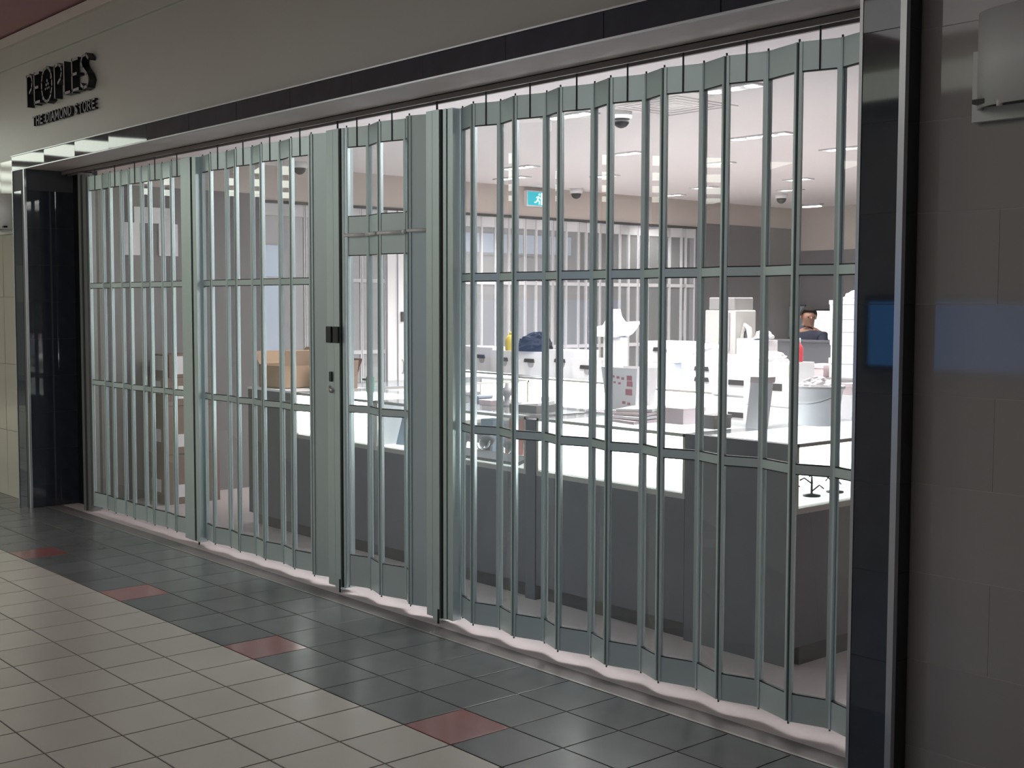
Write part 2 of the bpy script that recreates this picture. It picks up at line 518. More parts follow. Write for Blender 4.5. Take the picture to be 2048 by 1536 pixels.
bs = thing('advertising_screen', (-5.7, -6.4, 1.1), 'blue lit advertising screen on the opposite concourse wall', 'screen')
MB().box(-6.52, -5.01, -6.396, -6.33, 1.13, 1.84).build('casing', BLACK, bs)
MB().box(-6.46, -5.07, -6.33, -6.322, 1.19, 1.78).build('display', BLUE_SCREEN, bs)
cl = thing('cove_lamp', (-5.6, -6.4, 3.5), 'long cove lamp high on the opposite concourse wall', 'lamp')
MB().box(-6.9, -4.4, -6.40, -6.20, 3.52, 3.55).build('ledge', FASCIA, cl)
MB().box(-6.85, -4.45, -6.30, -6.22, 3.55, 3.80).build('diffuser', COVE, cl)
for k, w in enumerate(('first', 'second', 'third', 'fourth')):
    x = -18.05 - 2.45 * k
    t = thing('coffer_lamp', (x, -3.5, 4.05), w + ' long bright coffer lamp in the mall ceiling, counted from the far pillar', 'lamp', 'coffer lamps over the far concourse')
    MB().box(x - .68, x + .68, -5.9, -1.1, 4.0, 4.05).build('frame', WHITE_ALU, t)
    MB().box(x - .62, x + .62, -5.84, -1.16, 3.985, 4.0).build('diffuser', COFFER, t)
for k, (y0, y1, z0, z1) in enumerate(((2.4, 4.6, .9, 2.55), (6.6, 10.0, 2.5, 2.85))):
    t = thing('corridor_sign', (-14.98, y0, z0), ('tall pale blue lit poster in the side corridor', 'long pale blue lit shop sign in the side corridor')[k], 'sign')
    MB().box(-15.0, -14.95, y0, y1, z0, z1).build('casing', GREY_LABEL, t)
    MB().box(-14.95, -14.94, y0 + .03, y1 - .03, z0 + .03, z1 - .03).build('display', PALE_SIGN, t)

# ---------------------------------------------------------------- folding gates
ZB, ZT = 0.052, 2.780


def gate_panel(root, p0, p1, solid=False, hanger=False, m=ALU, pane=PANE, bands=None, rails=(1.885, 1.087), top=2.667, bot=0.165, zt=ZT, zb=ZB):
    """One leaf between two hinge lines: stiles, plates, rails and panes."""
    p0, p1 = Vector((*p0, 0)), Vector((*p1, 0))
    d = p1 - p0
    L = d.length
    u = d / L
    n = Vector((u.y, -u.x, 0))
    Z = Vector((0, 0, 1))
    g, w, t = 0.0035, 0.0125, 0.0115

    def bx(mb, s0, s1, n0, n1, z0, z1, mi=0):
        return mb.obox(p0 + u * s0 + n * n0 + Z * z0, u * (s1 - s0), n * (n1 - n0), Z * (z1 - z0), mi)

    st = MB()
    bx(st, g, g + w, -t, t, zb, zt)
    bx(st, L - g - w, L - g, -t, t, zb, zt)
    pn = st.build('panel', m, root)
    a, b = g + w, L - g - w
    if solid:
        bx(MB(), a, b, -.008, .006, zb, zt).build('plate', m, pn)
        return pn
    bx(MB(), a, b, -.008, .008, top, zt).build('top_plate', m, pn)
    bx(MB(), a, b, -.008, .008, zb, bot).build('bottom_plate', m, pn)
    gk = MB()
    cuts = [bot]
    for z in sorted(rails):
        cuts += [z - .018, z + .018]
    for z0, z1 in (bands or ()):
        cuts += [z0, z1]
    cuts = sorted(cuts) + [top]
    for z in rails:
        bx(MB(), a, b, -.011, .011, z - .018, z + .018).build('rail', m, pn)
    for z0, z1 in (bands or ()):
        bx(MB(), a, b, -.008, .008, z0, z1).build('middle_plate', m, pn)
    for z0, z1 in zip(cuts[0::2], cuts[1::2]):
        bx(MB(), a, b, -.003, .003, z0, z1).build('pane', pane, pn)
        bx(gk, a, b, -.0075, .0085, z0, z0 + .005)
        bx(gk, a, b, -.0075, .0085, z1 - .005, z1)
    tag(gk.build('gasket', ALU_DARK if m is ALU else GREY_LABEL, pn), kind='stuff')
    if hanger:
        hr = MB()
        bx(hr, L / 2 - .003, L / 2 + .003, .005, .012, top, 2.845)
        hr.build('hanger_rod', ALU_DARK, pn)
    return pn


def hinges(root, pts, zb=ZB, zt=ZT, m=None):
    m = m or HINGE
    for x, y in pts:
        MB().tube([(x, y, zb - .012), (x, y, zt + .012)], .0042, 8).build('hinge', m, root)


def zig(xs, a, first='F'):
    s = -1 if first == 'F' else 1
    return [(x, s * a * (-1) ** i) for i, x in enumerate(xs)]


def fold(root, pts, first_front=True, solid=(), **k):
    for i, (p, q) in enumerate(zip(pts, pts[1:])):
        gate_panel(root, p, q, solid=i in solid, hanger=(p[1] < q[1]) and i not in solid, **k)
    hinges(root, pts)


# far-left leaf run
g1 = thing('folding_gate', (-9.3, 0, 0), 'far run of the grey folding gate, beside the far black pillar', 'gate')
pts = zig([-10.166, -9.925, -9.74, -9.565, -9.375, -9.19, -9.017, -8.837, -8.645, -8.475], .009)
fold(g1, pts)
MB().box(-8.462, -8.400, -.030, .028, .030, ZT).box(-8.396, -8.300, -.036, .028, .030, ZT).build('lead_post', ALU, g1)
MB().box(-10.31, -10.262, -.045, .06, 0, 2.82).box(-10.255, -10.185, -.03, .05, 0, 2.80).build('wall_channel', mat('dull_channel', (0.20, 0.21, 0.215), 0.45, 0.4), g1)
MB().tube([(-8.285, -.01, .002), (-8.285, -.01, .08)], .006).build('floor_bolt', ALU_DARK, g1)
MB().box(-8.296, -8.284, -.030, .028, .03, ZT).build('rubber_edge', ALU_DARK, g1)

# second run with the black locks
g2 = thing('folding_gate', (-7.2, 0, 0), 'second run of the grey folding gate, with two black lock plates', 'gate')
MB().box(-8.270, -8.215, -.036, .028, .030, ZT).build('lead_post', ALU, g2)
pts = zig([-8.205, -8.028, -7.849, -7.666, -7.499, -7.322, -7.138, -6.950, -6.768, -6.690, -6.505], .016, 'B')
pts[-2] = (-6.690, -.030)
pts[-1] = (-6.505, .030)
fold(g2, pts, solid=(8, 9))
MB().box(-6.498, -6.425, -.046, .030, .030, ZT).box(-6.420, -6.362, -.048, .030, .018, ZT).build('lead_post', ALU, g2)
MB().box(-6.360, -6.350, -.040, .030, .03, ZT).build('rubber_edge', ALU_DARK, g2)
MB().tube([(-6.366, -.052, .002), (-6.366, -.052, .08)], .006).build('floor_bolt', ALU_DARK, g2)
MB().tube([(-6.44, .0, 2.78), (-6.44, .0, 2.85)], .006).build('hanger_rod', ALU_DARK, g2)
for (x0, x1, y) in ((-6.494, -6.436, -.0465), (-6.414, -6.355, -.0485)):
    MB().box(x0, x1, y - .014, y, 1.510, 1.608).build('lock_plate', BLACK, g2, bevel=.003)
MB().box(-6.466, -6.440, -.058, -.046, 1.275, 1.335).build('latch', mat('dark_steel', (.06, .08, .08), .4, .5), g2, bevel=.002)
MB().tube([(-6.446, -.060, 1.222), (-6.446, -.046, 1.222)], .016, 14).build('keyhole', STEEL, g2)
MB().box(-6.494, -6.468, -.056, -.046, 1.215, 1.250).build('keeper', STEEL, g2)

# door leaf with the bright latch bar
g3 = thing('folding_gate', (-5.85, 0, 0), 'door part of the grey folding gate, with solid mid band and latch bar', 'gate')
MB().box(-6.345, -6.322, -.036, .030, .030, ZT).build('lead_post', ALU, g3)
pts = [(-6.307, -.024), (-6.145, .026), (-5.965, -.026), (-5.775, .026), (-5.672, -.030), (-5.505, .030)]
for i, (p, q) in enumerate(zip(pts, pts[1:])):
    gate_panel(g3, p, q, solid=i in (4,), hanger=i in (0, 2), rails=(1.12,), bands=((2.032, 2.257),), bot=.236)
hinges(g3, pts)
for i in range(4):
    (x0, y0), (x1, y1) = pts[i], pts[i + 1]
    d = Vector((x1 - x0, y1 - y0, 0))
    u = d.normalized()
    n = Vector((u.y, -u.x, 0))
    o = Vector((x0, y0, 2.148)) + n * .026
    MB().tube([o + u * .004, o + u * (d.length - .004)], .0105, 14).build('latch_bar', BRIGHT, g3)
MB().tube([(-5.664, -.052, 2.150), (-5.520, -.008, 2.150)], .009, 14).build('latch_bar', BRIGHT, g3)
MB().box(-5.498, -5.445, -.046, .030, .030, ZT).box(-5.440, -5.382, -.048, .030, .018, ZT).build('lead_post', ALU, g3)
MB().box(-5.380, -5.370, -.040, .030, .03, ZT).build('rubber_edge', ALU_DARK, g3)
MB().tube([(-5.386, -.052, .002), (-5.386, -.052, .08)], .006).build('floor_bolt', ALU_DARK, g3)
MB().tube([(-5.46, .0, 2.78), (-5.46, .0, 2.85)], .006).build('hanger_rod', ALU_DARK, g3)

# long near run
g4 = thing('folding_gate', (-4.0, 0, 0), 'long near run of the grey folding gate, ending at the near black pillar', 'gate')
MB().box(-5.362, -5.335, -.036, .028, .030, ZT).box(-5.330, -5.285, -.030, .028, .030, ZT).build('lead_post', ALU, g4)
pts = zig([-5.272, -5.115, -4.960, -4.783, -4.610, -4.453, -4.275, -4.116, -3.945, -3.786, -3.607, -3.437, -3.264, -3.070, -2.907, -2.735, -2.570], .027, 'B')
fold(g4, pts)

# pale gate in the side opening
g5 = thing('folding_gate', (-10.63, 5, 0), 'pale aluminium folding gate in the shop side opening, behind the counters', 'gate')
WG = dict(m=WHITE_ALU, pane=glass('side_gate_glass', (0.93, 0.94, 0.96), 1.5, .8, .0, .14), rails=(1.975, 1.252), top=2.582, zt=2.695)
ys = [1.87, 2.19, 2.33, 2.66, 2.985, 3.28]
sp = [(-10.64, y) for y in ys]
for p, q in zip(sp, sp[1:]):
    gate_panel(g5, p, q, **WG)
MB().box(-10.69, -10.60, 3.285, 3.40, .02, 2.695).box(-10.67, -10.58, 3.405, 3.52, .02, 2.695).build('lead_post', mat('bright_white_post', (.86, .86, .88), .4), g5)
MB().box(-10.580, -10.565, 3.430, 3.465, 1.56, 1.66).build('lock_plate', SLOT, g5)
MB().tube([(-10.575, 3.45, 1.02), (-10.555, 3.45, 1.05), (-10.555, 3.45, 1.14), (-10.575, 3.45, 1.17)], .008).build('pull_handle', STEEL, g5)
ys = [3.525, 3.70, 3.88, 4.06, 4.255, 4.455, 4.56, 4.74, 4.955, 5.17, 5.36, 5.59, 5.827, 6.0, 6.15, 6.35, 6.556, 6.684, 6.865, 7.0, 7.2, 7.4, 7.6, 7.79, 7.9, 8.05]
sp = [(-10.65 + .03 * (i % 2), y) for i, y in enumerate(ys)]
for p, q in zip(sp, sp[1:]):
    gate_panel(g5, p, q, **WG)

# ---------------------------------------------------------------- sign on the fascia
GL = {  # stroke letters on a unit box: lists of poly-lines
    'P': [[(.12, 0), (.12, 1)], [(.12, .97), (.55, 1), (.86, .9), (.92, .74), (.82, .55), (.5, .42)]],
    'E': [[(.14, 0), (.14, 1)], [(.14, .97), (.85, .97)], [(.14, .52), (.70, .52)], [(.14, .04), (.9, .04)]],
    'O': [[(.5 + .42 * math.sin(t), .5 + .5 * math.cos(t)) for t in [2 * math.pi * k / 14 for k in range(15)]]],
    'L': [[(.15, 1), (.15, .03)], [(.15, .03), (.9, .03)]],
    'S': [[(.84, .86), (.62, 1), (.30, .97), (.15, .82), (.28, .64), (.70, .40), (.86, .22), (.70, .04), (.36, 0), (.12, .14)]],
    'T': [[(.5, 0), (.5, 1)], [(.05, .97), (.95, .97)]],
    'H': [[(.12, 0), (.12, 1)], [(.88, 0), (.88, 1)], [(.12, .5), (.88, .5)]],
    'D': [[(.12, 0), (.12, 1)], [(.12, .97), (.6, .93), (.9, .7), (.9, .3), (.6, .06), (.12, .03)]],
    'I': [[(.5, 0), (.5, 1)]],
    'A': [[(.05, 0), (.5, 1), (.95, 0)], [(.24, .35), (.76, .35)]],
    'M': [[(.08, 0), (.12, 1), (.5, .2), (.88, 1), (.92, 0)]],
    'N': [[(.1, 0), (.1, 1), (.9, 0), (.9, 1)]],
    'R': [[(.12, 0), (.12, 1)], [(.12, .97), (.6, .98), (.88, .8), (.8, .58), (.5, .48), (.12, .46)], [(.5, .48), (.92, 0)]],
}


def letter(root, ch, x, z, w, h, sw, y_front, y_back, name='letter'):
    mb = MB()
    for line in GL[ch]:
        pts = [(x + a * w, z + b * h) for a, b in line]
        for (ax, az), (bx, bz) in zip(pts, pts[1:]):
            d = Vector((bx - ax, bz - az))
            L = d.length
            if L < 1e-6: continue
            d /= L
            nx, nz = -d.y * sw / 2, d.x * sw / 2
            e = min(sw * .35, L * .12)
            ex, ez = d.x * e, d.y * e
            q = [(ax - ex - nx, az - ez - nz), (bx + ex - nx, bz + ez - nz), (bx + ex + nx, bz + ez + nz), (ax - ex + nx, az - ez + nz)]
            mb.prism(q, (0, y_front, 0), (1, 0, 0), (0, 0, 1), (0, y_back - y_front, 0), 0, 1)
    return mb.build(name, [LETTER_FACE, LETTER_SIDE], root)


sg = thing('shop_sign', (-10.2, -0.24, 3.2), 'dark raised letters of the jeweller sign on the cream fascia', 'sign')
x = -10.735
for k, (ch, w) in enumerate((('P', .155), ('E', .150), ('O', .270), ('P', .185), ('L', .150), ('E', .160), ('S', .200))):
    low = {2: -.012}.get(k, 0)
    letter(sg, ch, x, 3.385 + low, w * 1.0, .250 - 2 * low, .021, -.302, -.243)
    if k == 2:
        cx, cz = x + w / 2, 3.51
        em = MB()
        for dx, dz, s in ((0, .032, .017), (-.020, 0, .015), (.022, .004, .015), (-.040, -.032, .013), (0, -.030, .013), (.040, -.028, .013)):
            em.prism([(cx + dx - s, cz + dz), (cx + dx, cz + dz - s), (cx + dx + s, cz + dz), (cx + dx, cz + dz + s)], (0, -.298, 0), (1, 0, 0), (0, 0, 1), (0, .054, 0), 0, 1)
        em.build('emblem', [LETTER_FACE, LETTER_SIDE], sg)
    x += w + .012
x = -10.70
for ch in 'THE DIAMOND STORE':
    if ch == ' ':
        x += .050
        continue
    w = {'I': .030, 'M': .098}.get(ch, .080)
    letter(sg, ch, x, 3.225, w * .86, .072, .013, -.268, -.243)
    x += w + .004


# ---------------------------------------------------------------- wall sconces
def sconce(x0, x1, label):
    cx, r = (x0 + x1) / 2, (x1 - x0) / 2
    t = thing('wall_sconce', (cx, -0.25, 2.36), label, 'lamp', 'half-round wall sconces')
    MB().box(x0 - .025, x1 + .025, -.275, -.249, 2.350, 2.58).build('back_plate', SCONCE, t)
    sh = MB()
    n = 22
    for ro, inner in ((r, False), (r - .012, True)):
        pass
    pts, fs = [], []
    for k in range(n + 1):
        a = math.pi * k / n
        for rr in (1.0, .94):
            for z in (2.385, 2.69):
                pts.append((cx - math.cos(a) * r * rr, -.272 - math.sin(a) * .125 * rr, z))
    for k in range(n):
        b, c = 4 * k, 4 * (k + 1)
        fs += [(b, c, c + 1, b + 1), (b + 2, b + 3, c + 3, c + 2), (b, b + 2, c + 2, c), (b + 1, c + 1, c + 3, b + 3)]
    sh.poly(pts, fs, 0, True).build('shade', SCONCE, t)
    MB().box(cx - r * .9, cx + r * .9, -.36, -.272, 2.395, 2.41).build('louvre', BLACK, t)
    MB().tube([(cx - .10, -.375, 2.378), (cx - .10, -.375, 2.398)], .010, 10).build('screw', WHITE_PLASTIC, t)


sconce(-2.165, -1.715, 'half-round grey sconce on the grey tiled wall')
sconce(-11.56, -11.16, 'half-round grey sconce on the cream wall past the far pillar')


# ---------------------------------------------------------------- display counters
CY, CT = 0.72, 1.085      # front plane, top height
D1 = 1.38                 # back of the front row


def plinth(x0, x1, y0, y1, root, z1=.74, kick=.04):
    MB().box(x0, x1, y0, y1, .09, z1).build('base', LAMINATE, root)
    MB().box(x0 + .0, x1 - .0, y0 + kick, y1 - kick, 0, .09).build('kick_board', SLOT, root)


def glass_case(name, x0, x1, y0, y1, label, lit=True, front='y', back=True, group=None):
    r = thing(name, ((x0 + x1) / 2, (y0 + y1) / 2, 0), label, 'display case', group)
    plinth(x0, x1, y0, y1, r)
    MB().box(x0, x1, y0, y1, .740, .768).build('trim_rail', CASE_TRIM, r)
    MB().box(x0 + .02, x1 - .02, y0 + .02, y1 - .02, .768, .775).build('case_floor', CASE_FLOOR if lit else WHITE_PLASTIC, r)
    fr = MB()
    s = .016
    for (a, b) in ((x0, y0), (x1 - s, y0), (x0, y1 - s), (x1 - s, y1 - s)):
        fr.box(a, a + s, b, b + s, .768, CT - .006)
    fr.box(x0, x1, y0, y0 + s, CT - .022, CT - .006).box(x0, x1, y1 - s, y1, CT - .022, CT - .006)
    fr.box(x0, x0 + s, y0, y1, CT - .022, CT - .006).box(x1 - s, x1, y0, y1, CT - .022, CT - .006)
    fr.build('frame', CASE_TRIM, r)
    MB().box(x0, x1, y0, y1, CT - .006, CT).build('glass_top', TOP_GLASS, r)
    g = MB()
    if front == 'y':
        g.box(x0 + s, x1 - s, y0 + .004, y0 + .010, .768, CT - .022)
    else:
        g.box(x1 - .010, x1 - .004, y0 + s, y1 - s, .768, CT - .022)
    g.build('glass_front', CASE_GLASS, r)
    if front == 'y':
        MB().box(x0 + .018, x0 + .030, y0 + s, y1 - .032, .776, CT - .022).build('side_panel', CASE_LIGHT if back else WHITE_PLASTIC, r)  # in backlit cases this wall is given a glow to look lit
    if back:
        if front == 'y':
            MB().box(x0 + s, x1 - s, y1 - .03, y1 - .012, .775, CT - .022).build('light_panel', CASE_LIGHT, r)
        else:
            MB().box(x0 + .012, x0 + .03, y0 + s, y1 - s, .775, CT - .022).build('light_panel', CASE_LIGHT, r)
    return r


def solid_counter(x0, x1, y0, y1, label):
    r = thing('counter', ((x0 + x1) / 2, (y0 + y1) / 2, 0), label, 'counter')
    MB().box(x0, x1, y0, y1, .09, CT - .014).build('base', LAMINATE, r)
    MB().box(x0, x1, y0 + .04, y1 - .04, 0, .09).build('kick_board', SLOT, r)
    MB().box(x0, x1, y0 - .004, y1 + .004, CT - .014, CT).build('worktop', WHITE_PLASTIC, r)
    return r


solid_counter(-8.87, -8.165, CY, D1, 'charcoal end counter at the far end of the front row')
glass_case('display_case', -8.163, -7.125, CY, D1, 'glowing white display case second from the far end of the front row')
glass_case('display_case', -7.115, -5.545, CY, D1, 'display case full of dark jewellery stands, behind the gate door', lit=True, back=False)
post = thing('case_pillar', (-5.50, 1.0, 0), 'dark upright divider between two front display cases', 'divider')
MB().box(-5.540, -5.455, CY - .004, CY + .10, .0, CT - .016).build('column', LAMINATE, post)
MB().box(-5.540, -5.455, CY + .10, D1, .0, CT - .016).build('side_panel', LAMINATE, post)
glass_case('display_case', -5.450, -4.300, CY, D1, 'brightest white display case, in the front row behind the near gate run')
endp = thing('counter', (-3.96, 1.0, 0), 'charcoal panel closing the corner end of the near counter column', 'counter')
MB().box(-4.297, -3.634, CY, CY + .045, .0, CT - .004).build('base', LAMINATE, endp)
glass_case('display_case', -4.297, -3.632, CY + .047, 3.2, 'corner display case running back from the gate, nearest the near pillar', front='x', back=True)

# far column and second row of the ring
glass_case('display_case', -8.87, -8.2, D1 + .01, 3.1, 'far side display case of the counter ring, running back', lit=True, back=False)


def row_y(x):
    return 3.66 - .14 * (x + 9.9)


for k, (a, b) in enumerate(((-10.2, -8.75), (-8.72, -7.25), (-7.22, -5.85))):
    ya = row_y((a + b) / 2)
    glass_case('display_case', a, b, ya, ya + .62, ('lit white case at the far end of the second row', 'lit white case in the middle of the second row, under the pagoda-shaped stand',
                                                   'lit white case at the near end of the second row, under the stacked bins')[k])

# ---------------------------------------------------------------- things on the counters


def bin_box(x0, x1, y, d, z0, z1, label, handles=1, m=WHITE_PLASTIC, grp='white storage bins on the counters'):
    """Open tapered plastic bin with a dark slot handle and a half-moon label holder."""
    cx = (x0 + x1) / 2
    r = thing('storage_bin', (cx, y + d / 2, z0), label, 'bin', grp)
    t, w = .94, .006
    hx = (x1 - x0) / 2
    mb = MB()

    def ring(s, z):
        return [(cx - hx * s, y + d / 2 - d / 2 * s, z), (cx + hx * s, y + d / 2 - d / 2 * s, z), (cx + hx * s, y + d / 2 + d / 2 * s, z), (cx - hx * s, y + d / 2 + d / 2 * s, z)]
    pts = ring(t, z0) + ring(1, z1) + ring(.95, z1) + ring(t * .94, z0 + w)
    fs = [(3, 2, 1, 0)]
    for k in range(4):
        j = (k + 1) % 4
        fs += [(k, j, 4 + j, 4 + k), (4 + k, 4 + j, 8 + j, 8 + k), (8 + k, 8 + j, 12 + j, 12 + k)]
    fs.append((12, 13, 14, 15))
    mb.poly(pts, fs).build('body', m, r)
    h = z1 - z0
    for i in range(handles):
        zc = z0 + h * (.62 - .30 * i)
        yy = y - .002 + (d / 2) * (1 - (t + (1 - t) * (zc - z0) / h))
        MB().prism([(-.062, .016), (-.072, -.016), (.072, -.016), (.062, .016)], (cx, yy - .008, zc), (1, 0, 0), (0, 0, 1), (0, .014, 0)).build('handle', SLOT, r)
        if i == 0 and handles == 1 and m is WHITE_PLASTIC:
            MB().prism([(.040 * math.cos(a), -.02 + .045 * math.sin(a)) for a in [math.pi + math.pi * q / 10 for q in range(11)]], (cx + .02, yy - .004, zc), (1, 0, 0), (0, 0, 1), (0, .009, 0)).build('label_holder', GREY_LABEL, r)
    return r


Z = CT + .001
bin_box(-10.08, -9.74, row_y(-9.9) + .03, .30, Z, 1.32, 'white bin at the far end of the second row')
bin_box(-9.72, -9.34, row_y(-9.5) + .03, .30, Z, 1.32, 'white bin second along the second row, left of the yellow bottle')
bin_box(-9.31, -8.93, row_y(-9.1) + .03, .30, Z, 1.30, 'white bin under the yellow bottle')
bin_box(-8.92, -8.44, row_y(-8.7) + .03, .32, Z, 1.305, 'white bin under the crumpled navy bag')
bin_box(-8.38, -8.00, row_y(-8.2) + .03, .30, Z, 1.335, 'white bin between the navy bag and the pagoda-shaped stand')
bin_box(-7.98, -7.62, row_y(-7.8) + .03, .30, Z, 1.27, 'white bin in front of the pagoda-shaped stand')
bin_box(-6.98, -6.66, row_y(-6.8) + .03, .30, Z, 1.28, 'white bin behind the red printed bag, lower of two')
bin_box(-6.98, -6.64, row_y(-6.8) + .03, .30, 1.282, 1.45, 'white bin behind the red printed bag, upper of two')
bin_box(-6.48, -6.13, row_y(-6.3) + .02, .30, Z, 1.36, 'white bin with two dark handles, left of the grey machine', 2)
bin_box(-6.10, -5.87, row_y(-6.0) + .02, .30, Z, 1.37, 'narrow white bin below the grey machine')

# crumpled navy bag and yellow bottle on the bins


def crumple(name, cx, cy, z0, rx, ry, h, m, label, cat, seed, n=18, rings=9, peak=(0, 0)):
    rnd = random.Random(seed)
    mb = MB()
    pts, fs = [], []
    for i in range(rings + 1):
        f = i / rings
        r = math.cos(f * math.pi / 2) ** .75
        for k in range(n):
            a = 2 * math.pi * k / n
            j = 1 + rnd.uniform(-.16, .16) * (1 if 0 < i < rings else .3)
            pts.append((cx + rx * r * j * math.cos(a) + peak[0] * f, cy + ry * r * j * math.sin(a) + peak[1] * f, z0 + h * math.sin(f * math.pi / 2) * (1 + rnd.uniform(-.10, .10) * (i > 0))))
    for i in range(rings):
        for k in range(n):
            fs.append((i * n + k, i * n + (k + 1) % n, (i + 1) * n + (k + 1) % n, (i + 1) * n + k))
    fs.append(tuple(reversed(range(n))))
    fs.append(tuple(rings * n + k for k in range(n)))
    o = mb.poly(pts, fs, 0, False).build(name, m, None, origin=(cx, cy, z0))
    return tag(o, label, cat)


bag = crumple('crumpled_bag', -8.74, row_y(-8.66) + .13, 1.306, .20, .13, .17, NAVY, 'crumpled navy bag heaped on a white bin', 'bag', 3, peak=(.08, 0))
yb = thing('yellow_bottle', (-9.08, row_y(-9.1) + .1, 1.301), 'yellow bottle standing on a white bin before the pale gate', 'bottle')
yy = row_y(-9.1) + .1
MB().lathe([(.058, 0), (.060, .01), (.060, .105), (.045, .135), (.022, .150)], (-9.08, yy, 1.301), 18).build('body', YELLOW, yb)
MB().lathe([(.022, 0), (.022, .022), (.014, .028)], (-9.08, yy, 1.451), 12).build('cap', YELLOW, yb)

# pagoda-shaped white display stand
pg = thing('display_stand', (-7.47, 3.45, CT), 'white stand with an upswept pagoda-like roof on the second row', 'display stand')
MB().box(-7.58, -7.38, 3.39, 3.48, Z, 1.468).build('stem', WHITE_PLASTIC, pg)
prof = [(-.24, .045), (-.232, .028), (-.14, 0), (.09, 0), (.15, .028), (.20, .075), (.245, .135), (.19, .118), (.12, .112), (.06, .130), (.02, .175), (.0, .235), (-.025, .160), (-.07, .100), (-.15, .085)]
MB().prism(prof, (-7.49, 3.36, 1.469), (1, 0, 0), (0, 0, 1), (0, .14, 0)).build('roof', WHITE_PLASTIC, pg)

# pale grey machine with hose
mc = thing('cleaning_machine', (-6.410, 3.4, CT), 'tall pale grey machine with a dark hose, standing among the bins', 'machine')
ym = row_y(-6.410) + .36
MB().box(-6.580, -6.270, ym, ym + .25, Z, 1.70).build('body', GREY_MACHINE, mc, bevel=.008)
MB().box(-6.550, -6.290, ym + .01, ym + .24, 1.70, 1.80).build('cap', mat('grey_cap', (.30, .29, .29), .5), mc, bevel=.008)
MB().box(-6.350, -6.325, ym - .012, ym, 1.38, 1.68).build('panel_groove', GREY_LABEL, mc)
MB().tube([(-6.260, ym + .08, 1.30), (-6.245, ym + .06, 1.50), (-6.210, ym + .05, 1.585), (-6.180, ym + .05, 1.56), (-6.165, ym + .05, 1.48), (-6.180, ym + .05, 1.36)], .022, 10).build('hose', GREY_MACHINE, mc)
MB().tube([(-6.215, ym + .07, 1.55), (-6.205, ym + .07, 1.40), (-6.210, ym + .07, 1.28)], .028, 10).build('sleeve', BLACK, mc)


def open_box(name, x0, x1, y0, y1, z0, z1, m, label, flaps=True, lean=.10):
    r = thing(name, ((x0 + x1) / 2, (y0 + y1) / 2, z0), label, 'box')
    w = .005
    MB().box(x0, x1, y0, y1, z0, z0 + w).box(x0, x1, y0, y0 + w, z0, z1).box(x0, x1, y1 - w, y1, z0, z1).box(x0, x0 + w, y0, y1, z0, z1).box(x1 - w, x1, y0, y1, z0, z1).build('body', m, r)
    if flaps:
        MB().obox((x0, y0, z1), (-lean, 0, .10), (0, y1 - y0, 0), (w, 0, w)).build('flap', m, r)
        MB().obox((x1, y0, z1), (lean * .6, 0, .12), (0, y1 - y0, 0), (-w, 0, w)).build('flap', m, r)
        MB().obox((x0, y1, z1), (x1 - x0, 0, 0), (0, .05, .13), (0, -w, w)).build('flap', m, r)
    return r


open_box('cardboard_box', -8.83, -8.48, .80, 1.18, Z, 1.26, CARDBOARD, 'open cardboard box with raised flaps on the far end counter')
open_box('cardboard_box', -8.38, -8.19, 1.02, 1.30, Z, 1.18, BROWN_BOX, 'low brown cardboard box beside the open box with raised flaps', True, .03)

# brown cartons by the side wall
for k, (z0, z1, lab) in enumerate(((0.001, .44, 'brown carton at the bottom of the stack by the side wall'), (.441, .86, 'brown carton in the middle of the stack by the side wall'),
                                   (.861, 1.10, 'brown carton at the top of the stack by the side wall'))):
    r = thing('carton', (-10.29, .85, z0), lab, 'box', 'cartons by the side wall')
    MB().box(-10.52 + .01 * k, -10.08 + .01 * k, .60, 1.10 - .02 * k, z0, z1).build('body', BROWN_BOX, r, bevel=.003)
    MB().box(-10.38 + .01 * k, -10.20 + .01 * k, .595, .60, z0 + .10, z0 + .21).build('label', WHITE_PAPER, r)
    MB().box(-10.08 + .01 * k, -10.077 + .01 * k, .70, .82, z0 + .06, z0 + .17).build('label', WHITE_PAPER, r)
r = thing('carton', (-10.28, .82, 1.101), 'small carton with white labels topping the brown carton stack', 'box')
MB().box(-10.45, -10.10, .64, 1.02, 1.101, 1.30).build('body', BROWN_BOX, r, bevel=.003)
MB().box(-10.36, -10.14, .635, .64, 1.16, 1.285).build('label', WHITE_PAPER, r)
MB().box(-10.10, -10.096, .70, .92, 1.13, 1.285).build('label', WHITE_PAPER, r)

# white arch-shaped sign on the side wall
ar = thing('wall_sign', (-10.6, .7, 2.17), 'white arch-shaped board on the dark side wall', 'sign')
MB().box(-10.60, -10.575, .56, .92, 2.45, 2.59).build('crossbar', WHITE_PLASTIC, ar)
MB().box(-10.60, -10.575, .47, .61, 2.165, 2.45).build('upright', WHITE_PLASTIC, ar)
MB().box(-10.60, -10.575, .79, .97, 2.165, 2.45).build('upright', WHITE_PLASTIC, ar)

# things on the front row
gb = thing('spray_bottle', (-7.75, 1.12, CT), 'small green spray bottle with a red cap on the far glass case', 'bottle')
MB().lathe([(.030, 0), (.032, .01), (.032, .11), (.014, .135), (.014, .150)], (-7.75, 1.12, Z), 14).build('body', GREEN, gb)
MB().lathe([(.016, 0), (.018, .03), (.012, .05)], (-7.75, 1.12, Z + .150), 12).build('cap', RED, gb)
MB().box(-7.84, -7.75, 1.11, 1.13, Z + .085, Z + .100).build('trigger', SLOT, gb)


